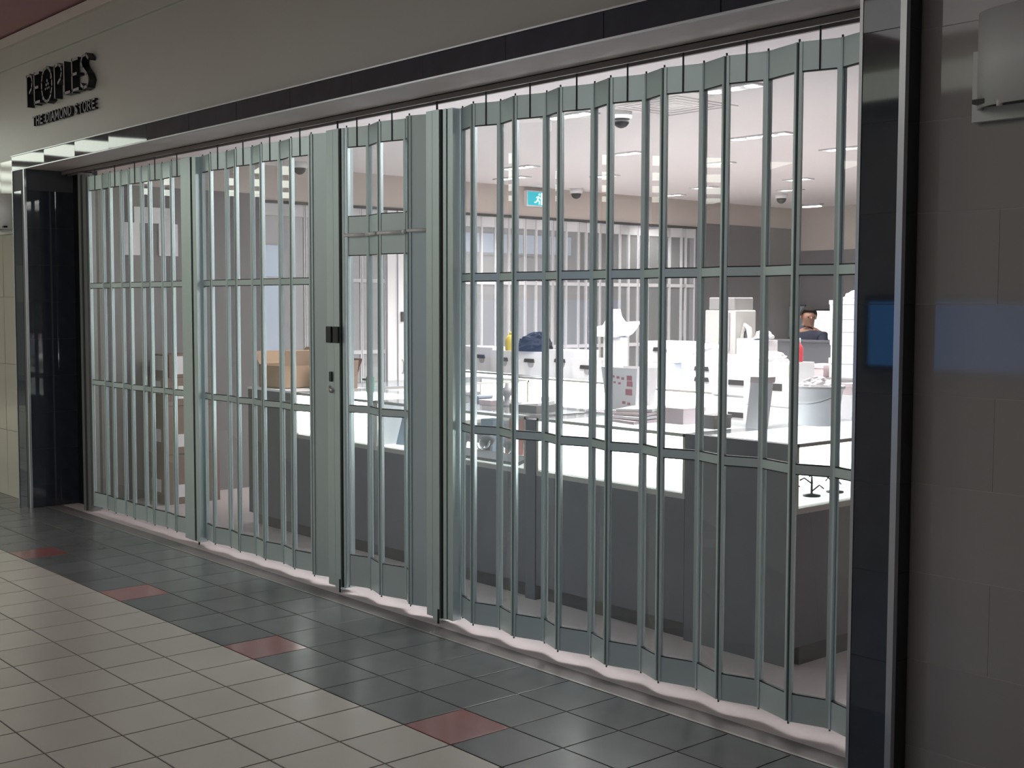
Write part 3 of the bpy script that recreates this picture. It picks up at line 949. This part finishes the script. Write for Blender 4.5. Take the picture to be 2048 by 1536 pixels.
def small_box(name, x0, x1, y0, y1, z0, z1, m, label, cat='box', lid=True, group=None):
    r = thing(name, ((x0 + x1) / 2, (y0 + y1) / 2, z0), label, cat, group)
    h = z1 - z0
    MB().box(x0, x1, y0, y1, z0, z0 + h * (.72 if lid else 1)).build('body', m, r, bevel=.002)
    if lid:
        MB().box(x0 - .004, x1 + .004, y0 - .004, y1 + .004, z0 + h * .72, z1).build('lid', m, r, bevel=.002)
    return r


small_box('gift_box', -6.72, -6.54, 1.02, 1.18, Z, 1.155, GREY_LABEL, 'flat grey box on the glass top, first past the gate door')
small_box('gift_box', -6.47, -6.38, 1.04, 1.16, Z, 1.140, BLUEISH, 'small blue-grey box on the glass top beside the flat grey box')
small_box('gift_box', -6.36, -6.24, 1.03, 1.20, Z, 1.120, PALE_PINK, 'flat pale pink box on the glass top beside the little bust')
small_box('gift_box', -4.72, -4.58, 1.02, 1.20, Z, 1.175, PALE_PINK, 'pale pink lidded box on the brightest case')
small_box('gift_box', -4.40, -4.31, .96, 1.10, Z, 1.160, GREY_CAB, 'small dark grey box at the near end of the brightest case')
small_box('gift_box', -5.965, -5.905, 1.22, 1.28, Z, 1.15, WHITE_PLASTIC, 'tiny white box standing behind the trays on the glass top', lid=False)
bust = thing('jewellery_bust', (-6.16, 1.1, CT), 'small grey jewellery bust on the glass top', 'bust')
MB().lathe([(.040, 0), (.040, .012), (.016, .03), (.020, .06), (.040, .085), (.034, .11), (.014, .125), (.013, .150)], (-6.16, 1.1, Z), 14).build('body', GREY_LABEL, bust)
tr = thing('papers_tray', (-5.75, 1.0, CT), 'dark tray of white papers on the glass top near the dark divider', 'tray')
MB().box(-5.88, -5.63, .88, 1.10, Z, Z + .012).box(-5.88, -5.63, .88, .89, Z + .012, Z + .045).box(-5.88, -5.63, 1.09, 1.10, Z + .012, Z + .045).box(-5.88, -5.87, .89, 1.09, Z + .012, Z + .045).box(-5.64, -5.63, .89, 1.09, Z + .012, Z + .045).build('body', GREY_CAB, tr)
MB().obox((-5.85, .91, Z + .02), (.19, .01, .015), (-.01, .15, .01), (0, 0, .02)).build('paper_pile', WHITE_PAPER, tr)
for k in range(3):
    x = -5.42 + .16 * k
    small_box('ring_tray', x, x + .15, 1.10, 1.26, Z, Z + .018, GREY_LABEL, ('grey ring tray left of the red printed bag', 'grey ring tray just before the red printed bag', 'grey ring tray right of the red printed bag')[k], 'tray', lid=False)

# tapered white paper bag with red print
pb = thing('shopping_bag', (-5.30, 1.32, CT), 'tall white paper bag printed with red marks on the front glass top', 'bag')
hx, hy, t = .150, .095, .80
cx, cy = -5.30, 1.345
bz = Z + .019


def ring4(s, z):
    return [(cx - hx * s, cy - hy * s, z), (cx + hx * s, cy - hy * s, z), (cx + hx * s, cy + hy * s, z), (cx - hx * s, cy + hy * s, z)]


pts = ring4(t, bz) + ring4(1, bz + .26) + ring4(.96, bz + .26) + ring4(t * .96, bz + .01)
fs = [(3, 2, 1, 0), (12, 13, 14, 15)]
for k in range(4):
    j = (k + 1) % 4
    fs += [(k, j, 4 + j, 4 + k), (4 + k, 4 + j, 8 + j, 8 + k), (8 + k, 8 + j, 12 + j, 12 + k)]
MB().poly(pts, fs).build('body', WHITE_PAPER, pb)
pr_ = MB()
for dx, dz, s in ((.085, .20, .020), (.085, .165, .022), (.075, .115, .026), (.03, .05, .012), (.07, .045, .010), (-.09, .205, .010), (-.05, .205, .010), (-.01, .20, .010), (.03, .195, .010), (-.08, .17, .010), (-.04, .17, .008), (0, .165, .009)):
    f = (t + (1 - t) * dz / .26)
    y = cy - hy * f - .002
    pr_.box(cx + dx - s, cx + dx + s, y - .001, y + .002, bz + dz - s * .7, bz + dz + s * .7)
pr_.build('red_print', mat('red_print', (.52, .22, .27), .7), pb)
fp = thing('folded_papers', (-4.95, 1.1, CT), 'heap of folded white papers on the brightest case, beside the red printed bag', 'papers')
for k in range(4):
    a = .12 * (k - 1.5)
    MB().obox((-5.00 + .01 * k, .86 + .01 * k, Z + .018 * k), (.24, .24 * a, .004 * k), (-.18 * a, .18, .008), (0, 0, .016)).build('sheet', WHITE_PAPER if k % 2 else PALE_PINK, fp)
tb = thing('long_box', (-4.22, 1.20, CT), 'tall narrow white box leaning slightly on the corner case', 'box')
MB().obox((-4.27, 1.17, Z), (.085, 0, 0), (0, .085, 0), (.03, 0, .245)).build('body', WHITE_PAPER, tb)
MB().obox((-4.240, 1.166, Z + .246), (.093, 0, 0), (0, .093, 0), (.004, 0, .03)).build('lid', PALE_PINK, tb)

# white pail on the corner case
pa = thing('pail', (-4.13, 1.62, CT), 'big white plastic pail with a rolled rim on the corner case', 'pail')
MB().lathe([(.108, 0), (.136, .195), (.147, .202), (.147, .218), (.133, .218), (.128, .195), (.102, .008)], (-4.13, 1.62, Z), 28).build('body', WHITE_PLASTIC, pa)
MB().tube([(-4.13 + .142 * math.cos(a), 1.62 - .150 * math.sin(a), Z + .18 - .06 * math.sin(a)) for a in [math.pi * q / 12 for q in range(13)]], .004, 6).build('handle', STEEL, pa)
crumple('tissue_heap', -4.13, 1.62, Z + .15, .115, .115, .11, WHITE_PAPER, 'crumpled white tissue filling the white pail', 'paper', 11)


def drawer_tower(x0, x1, y0, y1, z1, label, nd, m=WHITE_PLASTIC):
    r = thing('drawer_tower', ((x0 + x1) / 2, (y0 + y1) / 2, 0), label, 'drawers')
    MB().box(x0, x1, y0 + .02, y1, 0.001, z1).build('carcass', m, r)
    h = z1 / nd
    for k in range(nd):
        d = MB().box(x0 + .006, x1 - .006, y0, y0 + .02, h * k + .008, h * (k + 1) - .006).build('drawer', m, r, bevel=.003)
        cx = x0 + (x1 - x0) * .62
        MB().box(cx - .075, cx + .085, y0 - .008, y0, h * k + h * .36, h * k + h * .52).build('handle', SLOT, d)
    return r


drawer_tower(-5.12, -4.76, 2.20, 2.46, 1.385, 'white drawer tower behind the corner case, left of the white pail', 5)
drawer_tower(-5.74, -5.36, 2.62, 3.02, 1.335, 'white drawer tower behind the leaning narrow box', 6)
pbx = thing('paper_ream', (-5.56, 2.8, 1.336), 'pale blue and white wrapped ream standing on a white drawer tower', 'paper')
MB().box(-5.60, -5.49, 2.72, 2.92, 1.336, 1.51).build('body', PALE_BLUE, pbx, bevel=.004)
MB().box(-5.489, -5.40, 2.72, 2.92, 1.336, 1.50).build('sheets', WHITE_PAPER, pbx)
rb = thing('red_bottle', (-4.81, 2.36, 1.386), 'red bottle standing on the drawer tower left of the pail', 'bottle')
crumple('paper_heap', -4.99, 2.33, 1.386, .10, .09, .06, WHITE_PAPER, 'crumpled white paper heaped on the drawer tower left of the pail', 'paper', 21)
MB().lathe([(.028, 0), (.030, .008), (.030, .09), (.012, .12)], (-4.81, 2.36, 1.386), 14).build('body', RED, rb)
MB().lathe([(.013, 0), (.013, .03)], (-4.81, 2.36, 1.506), 10).build('cap', WHITE_PLASTIC, rb)

crumple('paper_heap', -6.36, row_y(-6.3) + .17, 1.361, .13, .12, .085, WHITE_PAPER, 'jagged white paper heaped on the bin with two dark handles', 'paper', 31, n=12, rings=5)
crumple('paper_heap', -5.44, 2.82, 1.515, .07, .07, .05, WHITE_PAPER, 'crumpled white paper on top of the pale blue ream', 'paper', 33, n=12, rings=5)
pl_ = small_box('pale_blue_box', -6.56, -6.49, row_y(-6.5) + .05, row_y(-6.5) + .2, 1.086, 1.40, PALE_BLUE, 'narrow pale blue box between two groups of white bins', lid=False)

# grey cabinet with the tall stack of white boxes
gc = thing('cabinet', (-4.7, 2.95, 0), 'grey cabinet behind the white pail, under the tall box stack', 'cabinet')
MB().box(-5.10, -4.36, 2.70, 3.18, 0.001, 1.27).build('body', GREY_CAB, gc)
MB().box(-5.09, -4.74, 2.682, 2.70, .08, 1.25).build('door', GREY_CAB, gc, bevel=.003)
MB().box(-4.73, -4.37, 2.682, 2.70, .08, 1.25).build('door', GREY_CAB, gc, bevel=.003)
z = 1.271
hs = (.13, .115, .075, .085, .10)
labs = ('bottom', 'second', 'third', 'fourth', 'top')
for k, h in enumerate(hs):
    dx = (.0, .008, -.006, .004, -.004)[k]
    small_box('white_box', -4.86 + dx, -4.54 + dx, 2.76, 3.06, z, z + h - .001, WHITE_PAPER, '%s white box of the tall stack on the grey cabinet' % labs[k], group='white boxes stacked on the grey cabinet')
    z += h
crumple('pink_cloth', -4.70, 2.9, z, .14, .12, .065, mat('pale_pink_cloth', (.72, .60, .66), .8), 'pale pink cloth heaped on the tall white box stack', 'cloth', 5)
small_box('flat_carton', -5.07, -4.89, 2.74, 2.98, 1.271, 1.35, PALE_PINK, 'pale pink flat carton on the grey cabinet, left of the box stack')
tp = thing('card_terminal', (-4.50, 2.78, 1.271), 'small black device at the foot of the tall white box stack', 'device')
MB().obox((-4.53, 2.73, 1.271), (.12, 0, 0), (0, .03, .07), (0, -.03, .02)).build('body', BLACK, tp)
MB().obox((-4.52, 2.728, 1.292), (.10, 0, 0), (0, .018, .042), (0, -.003, .002)).build('keypad', GREY_LABEL, tp)

# inside the dark-jewellery case
rnd = random.Random(4)
for k in range(7):
    x = -6.55 + .155 * k
    y = .88 + .05 * (k % 3)
    lab = ['first', 'second', 'third', 'fourth', 'fifth', 'sixth', 'seventh'][k]
    r = thing('necklace_stand', (x, y, .776), '%s dark necklace stand counted from the gate door, inside the glass case' % lab, 'display stand', 'dark necklace stands in the glass case')
    hh = .10 + .03 * (k % 2)
    MB().lathe([(.055, 0), (.055, .012), (.018, .02), (.024, hh * .5), (.058, hh * .8), (.050, hh), (.020, hh + .02)], (x, y, .776), 14, sy=.6).build('form', GREY_CAB, r)
    MB().tube([(x + .05 * math.cos(a), y - .028 - .010 * math.sin(a), .776 + hh * .86 - .055 * math.sin(a)) for a in [math.pi * q / 10 for q in range(11)]], .006, 6).build('chain', SILVER, r)
tray = thing('jewellery_tray', (-6.1, .82, .776), 'long dark jewellery tray lying at the front of the stand-filled glass case', 'tray')
MB().obox((-6.62, .745, .776), (.98, 0, 0), (0, .10, .03), (0, -.005, .02)).build('body', GREY_CAB, tray)
bl = thing('price_board', (-7.25, 1.0, .776), 'leaning blue-grey board in the glass case, behind the gate door', 'board')
MB().obox((-7.06, .86, .776), (.13, .02, 0), (0, .06, .20), (0, .008, -.002)).build('panel', BLUEISH, bl)
MB().obox((-6.98, .97, .776), (.02, 0, 0), (0, .09, 0), (0, -.03, .17)).build('strut', BLUEISH, bl)
bk = thing('catalogue', (-6.12, 1.05, .776), 'faded red catalogue propped in the stand-filled glass case', 'book')
MB().obox((-6.18, 1.10, .776), (.15, .02, 0), (0, .05, .25), (0, .02, -.004)).build('cover', PINK_CARD, bk)
MB().obox((-6.185, 1.103, .786), (-.016, .01, 0), (0, .046, .23), (0, .02, -.004)).build('pages', WHITE_PAPER, bk)
small_box('gift_box', -6.38, -6.26, 1.06, 1.16, .776, .99, BLUEISH, 'blue-grey block left of the faded red catalogue in the glass case', lid=False)
small_box('white_carton', -4.28, -4.00, 2.02, 2.34, Z, 1.225, WHITE_PAPER, 'white carton on the corner case behind the pail, under a pink flat box', lid=False)
small_box('flat_carton', -4.27, -4.01, 2.03, 2.33, 1.2255, 1.292, PALE_PINK, 'pale pink flat box on the white carton behind the pail')
for k, y in enumerate((.93, 1.12, 1.32)):
    r = thing('branch_stand', (-3.80, y, .776), ('branching black earring stand nearest the gate in the corner case', 'branching black earring stand second from the gate in the corner case', 'branching black earring stand third from the gate in the corner case')[k], 'display stand', 'earring stands in the corner case')
    MB().lathe([(.045, 0), (.045, .008), (.006, .014), (.005, .10)], (-3.80, y, .776), 12).build('stem', BLACK, r)
    br = MB()
    for q in range(4):
        a = q * 1.5 + k
        br.tube([(-3.80, y, .80 + .02 * q), (-3.80 + .03 * math.cos(a), y + .05 * math.sin(a), .83 + .02 * q), (-3.80 + .04 * math.cos(a), y + .085 * math.sin(a), .81 + .025 * q)], .004, 6)
    br.build('branches', BLACK, r)

# ---------------------------------------------------------------- ceiling fittings
ZC = 3.05
fits = [(-6.40, 1.87, 3), (-4.95, 1.84, 3), (-7.65, 3.75, 2), (-9.14, 3.79, 3), (-6.20, 3.70, 4), (-9.95, 4.40, 3), (-9.15, 4.96, 2), (-7.62, 4.91, 2), (-6.19, 4.84, 3),
        (-10.2, 7.15, 2), (-9.32, 6.68, 2), (-8.05, 6.70, 2), (-8.85, 7.63, 2)]
where = ['nearest the gate, before the dome camera', 'nearest the near pillar', 'midway, behind the dome camera', 'over the far end of the second row', 'midway over the drawer towers',
         'beside the exit sign', 'deeper in, past the exit sign', 'deeper in, over the middle', 'deeper in, by the near pillar', 'deepest along the side opening', 'deepest on the far side',
         'deepest over the middle', 'deepest beside the last dome camera']
for (x, y, n), w in zip(fits, where):
    r = thing('ceiling_spotlight', (x, y, ZC), 'recessed white ceiling spotlight tray, ' + w, 'lamp')
    hw = .075 * n
    MB().box(x - hw, x + hw, y - .075, y - .062, ZC - .012, ZC).box(x - hw, x + hw, y + .062, y + .075, ZC - .012, ZC).box(x - hw, x - hw + .013, y - .062, y + .062, ZC - .012, ZC).box(x + hw - .013, x + hw, y - .062, y + .062, ZC - .012, ZC).build('frame', WHITE_ALU, r)
    for k in range(n):
        lx = x - hw + .075 + .15 * k
        MB().lathe([(.038, -.012), (.038, -.002)], (lx, y, ZC), 16).build('lamp_lens', LAMP, r)
    d = bpy.data.lights.new('spot', 'SPOT')
    d.energy, d.spot_size, d.spot_blend, d.shadow_soft_size, d.color = 44 * n, math.radians(115), .6, .08, (1, .95, .92)
    lo = bpy.data.objects.new('spot_beam', d)
    C.objects.link(lo)
    lo.location = (x, y, ZC - .03)

tl = thing('tube_lamp', (-9.9, 9.5, ZC), 'short white tube lamp on the ceiling at the back', 'lamp')
MB().box(-10.05, -9.75, 9.46, 9.54, ZC - .03, ZC).build('housing', WHITE_ALU, tl)
MB().box(-10.03, -9.77, 9.47, 9.53, ZC - .045, ZC - .03).build('tube', TUBE, tl)

for (x, y), w, dark in (((-6.03, 2.0), 'over the front cases', True), ((-10.18, 2.0), 'by the side wall', True), ((-10.40, 5.75), 'right of the exit sign', False), ((-9.25, 8.0), 'at the back of the shop', False)):
    r = thing('dome_camera', (x, y, ZC), 'small ceiling dome camera ' + w, 'camera')
    MB().lathe([(.062, -.055), (.072, -.05), (.075, 0)], (x, y, ZC), 20).build('housing', WHITE_PLASTIC, r)
    MB().lathe([(.012, -.115), (.035, -.105), (.052, -.085), (.058, -.056)], (x, y, ZC), 20).build('dome', BLACK if dark else SLOT, r)

av = thing('air_diffuser', (-5.55, 2.1, ZC), 'square white air diffuser in the shop ceiling', 'vent')
for k, h in enumerate((.30, .23, .16, .09)):
    z = ZC - .008 + .0016 * k
    MB().box(-5.65 - h, -5.65 + h, 2.1 - h, 2.1 - h + .03, z, ZC).box(-5.65 - h, -5.65 + h, 2.1 + h - .03, 2.1 + h, z, ZC).box(-5.65 - h, -5.65 - h + .03, 2.1 - h + .03, 2.1 + h - .03, z, ZC).box(-5.65 + h - .03, -5.65 + h, 2.1 - h + .03, 2.1 + h - .03, z, ZC).build('louvre', SHOP_CEIL, av)

# exit sign on the beige band
ex = thing('exit_sign', (-10.59, 5.3, 2.83), 'teal lit exit sign with a white running figure, on the beige wall', 'sign')
MB().box(-10.60, -10.545, 5.13, 5.46, 2.832, 3.005).build('housing', WHITE_PLASTIC, ex)
MB().box(-10.545, -10.540, 5.145, 5.445, 2.845, 2.992).build('face', TEAL, ex)
fig = MB()
X = -10.5395
fig.box(X, X + .002, 5.335, 5.432, 2.852, 2.985)
fig.build('doorway', EXIT_WHITE, ex)
run = MB()


def bar(a, b, w):
    (ay, az), (by, bz_) = a, b
    d = Vector((by - ay, bz_ - az)).normalized() * w
    run.poly([(X + .003, ay - d.y, az + d.x), (X + .003, ay + d.y, az - d.x), (X + .003, by + d.y, bz_ - d.x), (X + .003, by - d.y, bz_ + d.x)], [(0, 1, 2, 3)])


bar((5.300, 2.945), (5.285, 2.905), .010)
bar((5.285, 2.905), (5.315, 2.885), .008)
bar((5.315, 2.885), (5.305, 2.855), .007)
bar((5.285, 2.905), (5.262, 2.878), .008)
bar((5.262, 2.878), (5.235, 2.876), .006)
bar((5.300, 2.940), (5.330, 2.918), .006)
bar((5.298, 2.940), (5.262, 2.930), .006)
run.poly([(X + .003, 5.310 + .012 * math.cos(a), 2.966 + .012 * math.sin(a)) for a in [2 * math.pi * q / 12 for q in range(12)]], [tuple(range(12))])
run.build('running_figure', EXIT_WHITE, ex)

# ---------------------------------------------------------------- back desk, screen and person
dk = thing('partition_desk', (-8.6, 7.3, 0), 'dark charcoal partition desk in front of the person', 'desk')
MB().box(-9.35, -7.6, 7.10, 7.14, .0, 1.34).build('front_panel', LAMINATE, dk)
MB().box(-9.35, -7.6, 7.14, 7.62, 1.02, 1.06).build('worktop', LAMINATE, dk)
MB().box(-9.35, -9.31, 7.14, 7.62, 0, 1.02).box(-7.64, -7.6, 7.14, 7.62, 0, 1.02).build('side_panel', LAMINATE, dk)
MB().box(-9.37, -7.58, 7.085, 7.18, 1.34, 1.362).build('ledge', LAMINATE, dk)
ps = tag(MB().obox((-8.98, 7.09, 1.3625), (.28, 0, 0), (0, .09, 0), (0, 0, .012)).build('paper_sheaf', WHITE_PAPER, None, origin=(-8.84, 7.13, 1.3625)), 'white paper sheaf on the ledge of the dark partition desk', 'paper')
ws_ = thing('wall_screen', (-9.55, 9.95, 1.3), 'bright white lit screen on the back wall, beside the person', 'screen')
MB().box(-10.28, -9.66, 9.93, 9.99, 1.26, 1.68).build('casing', BLACK, ws_)
MB().box(-10.26, -9.68, 9.922, 9.93, 1.28, 1.66).build('display', SCREEN_WHITE, ws_)
pale = thing('blue_reflection', (-10.46, 9.9, 1.3), 'blue-grey reflection drawn as a board on the dark back wall, left of the person', 'board')  # board shape put in for the blue sign's reflection in the gate glass


def skin_mesh(name, verts, edges, radii, m, parent, origin, levels=2, root=0):
    me = bpy.data.meshes.new(name)
    ox, oy, oz = origin
    me.from_pydata([(x - ox, y - oy, z - oz) for x, y, z in verts], edges, [])
    me.materials.append(m)
    o = bpy.data.objects.new(name, me)
    link(o, parent, origin)
    sk = o.modifiers.new('skin', 'SKIN')
    sk.use_smooth_shade = True
    lay = me.skin_vertices[0] if me.skin_vertices else None
    if lay is None:
        me.skin_vertices.new() if hasattr(me.skin_vertices, 'new') else None
        lay = me.skin_vertices[0] if me.skin_vertices else None
    if lay is not None:
        for i, r in enumerate(radii):
            lay.data[i].radius = (r, r) if not isinstance(r, tuple) else r
            lay.data[i].use_root = i == root
    sb = o.modifiers.new('smooth', 'SUBSURF')
    sb.levels = sb.render_levels = levels
    return o


PX, PY = -8.69, 7.84
pe = thing('person', (PX, PY, 0), 'person in a dark navy collared shirt behind the partition desk, looking aside', 'person')
# body: pelvis, spine, neck, head, arms to the worktop, legs to the floor
bv = [(PX, PY, .95), (PX, PY, 1.10), (PX, PY - .01, 1.28), (PX, PY - .02, 1.41), (PX + .005, PY - .035, 1.475), (PX + .02, PY - .06, 1.53), (PX + .035, PY - .085, 1.60), (PX + .03, PY - .08, 1.665),
      (PX - .17, PY - .01, 1.39), (PX - .22, PY - .07, 1.16), (PX - .14, PY - .22, 1.085), (PX - .12, PY - .29, 1.078),
      (PX + .17, PY - .01, 1.39), (PX + .23, PY - .08, 1.16), (PX + .14, PY - .23, 1.085), (PX + .12, PY - .30, 1.078),
      (PX - .09, PY, .88), (PX - .10, PY - .01, .50), (PX - .10, PY + .01, .09), (PX - .11, PY - .12, .035),
      (PX + .09, PY, .88), (PX + .10, PY - .01, .50), (PX + .10, PY + .01, .09), (PX + .11, PY - .12, .035)]
be = [(0, 1), (1, 2), (2, 3), (3, 4), (4, 5), (5, 6), (6, 7), (3, 8), (8, 9), (9, 10), (10, 11), (3, 12), (12, 13), (13, 14), (14, 15), (0, 16), (16, 17), (17, 18), (18, 19), (0, 20), (20, 21), (21, 22), (22, 23)]
brd = [.13, .125, (.15, .11), (.13, .09), .058, .066, (.080, .095), (.070, .085), .058, .046, .034, (.040, .018), .058, .046, .034, (.040, .018), .085, .060, .042, .036, .085, .060, .042, .036]
fv, fe, fr_ = [], [], []
for s, hb in ((-1, 11), (1, 15)):
    hx_, hy_, hz_ = bv[hb]
    for q, (dx, L) in enumerate(((-.030, .065), (-.010, .075), (.010, .070), (.029, .055))):
        i = len(bv)
        bv += [(hx_ + dx, hy_ - .035, hz_ + .004), (hx_ + dx * 1.05, hy_ - .035 - L * .55, hz_ + .006), (hx_ + dx * 1.05, hy_ - .035 - L, hz_ - .006)]
        be += [(hb, i), (i, i + 1), (i + 1, i + 2)]
        brd += [.010, .009, .007]
    i = len(bv)
    bv += [(hx_ - s * .045, hy_ - .01, hz_), (hx_ - s * .062, hy_ - .045, hz_ - .004)]
    be += [(hb, i), (i, i + 1)]
    brd += [.011, .008]
body = skin_mesh('body', bv, be, brd, SKIN, pe, (PX, PY, 0))
# face details turned to the side (towards +X and down)
hc = Vector((PX + .035, PY - .085, 1.60))
fd = Vector((.80, -.55, -.22)).normalized()
sd = fd.cross(Vector((0, 0, 1))).normalized()
up = sd.cross(fd)
nose = MB()
a = hc + fd * .088 + up * .015
nose.poly([a + up * .02, a - sd * .014 - up * .022, a + sd * .014 - up * .022, a + fd * .024 - up * .016], [(0, 1, 3), (0, 3, 2), (1, 2, 3), (0, 2, 1)], 0, True)
nose.build('nose', SKIN, pe)
for s in (-1, 1):
    e = hc + fd * .080 + sd * .032 * s + up * .022
    MB().lathe([(.001, -.009), (.008, -.006), (.011, 0), (.008, .006), (.001, .009)], e, 10).build('eye', BLACK, pe)
    e = hc + sd * .084 * s - fd * .005
    MB().lathe([(.004, -.028), (.014, -.018), (.017, .01), (.010, .028), (.002, .032)], e, 10, sx=.7).build('ear', SKIN, pe)
e = hc + fd * .086 - up * .036
MB().obox(e - sd * .022, sd * .044, fd * .006, up * .007).build('mouth', mat('lips', (.22, .09, .08), .5), pe)
hair = MB()
pts, fs = [], []
N, M = 20, 9
for i in range(M + 1):
    th = math.pi * .60 * i / M
    for k in range(N):
        ph = 2 * math.pi * k / N
        v = Vector((math.sin(th) * math.cos(ph), math.sin(th) * math.sin(ph), math.cos(th)))
        w = v.x * fd + v.y * sd + v.z * up
        fwd = max(0, v.x)
        z_cut = 1.0 if not (fwd > .35 and v.z < .35) else .80
        q = hc - fd * .010 + up * .030 + (fd * v.x * .092 + sd * v.y * .092 + up * v.z * .088) * z_cut * 1.06
        pts.append(q)
for i in range(M):
    for k in range(N):
        th, ph = math.pi * .60 * (i + .5) / M, 2 * math.pi * (k + .5) / N
        if not (math.sin(th) * math.cos(ph) > .30 and math.cos(th) < .62):
            fs.append((i * N + k, i * N + (k + 1) % N, (i + 1) * N + (k + 1) % N, (i + 1) * N + k))
hair.poly(pts, fs, 0, True).build('hair', HAIR, pe)
sv = [(PX, PY, .90), (PX, PY, 1.10), (PX, PY - .01, 1.28), (PX, PY - .02, 1.405), (PX + .003, PY - .03, 1.455),
      (PX - .17, PY - .01, 1.39), (PX - .215, PY - .06, 1.20), (PX + .17, PY - .01, 1.39), (PX + .225, PY - .07, 1.20)]
se = [(0, 1), (1, 2), (2, 3), (3, 4), (3, 5), (5, 6), (3, 7), (7, 8)]
skin_mesh('shirt', sv, se, [.155, .150, (.172, .130), (.150, .108), .074, .074, .066, .074, .066], NAVY, pe, (PX, PY, 0))
tv = [(PX, PY, .93), (PX - .09, PY, .87), (PX - .10, PY - .01, .50), (PX - .10, PY + .005, .10), (PX + .09, PY, .87), (PX + .10, PY - .01, .50), (PX + .10, PY + .005, .10)]
skin_mesh('trousers', tv, [(0, 1), (1, 2), (2, 3), (0, 4), (4, 5), (5, 6)], [.15, .105, .080, .068, .105, .080, .068], TROUSER, pe, (PX, PY, 0))
MB().box(-10.585, -10.34, 9.97, 9.995, 1.30, 1.72).build('panel', BLUEISH, pale)
MB().box(-10.59, -10.33, 9.975, 9.999, 1.28, 1.30).box(-10.59, -10.33, 9.975, 9.999, 1.72, 1.74).build('frame', SLOT, pale)
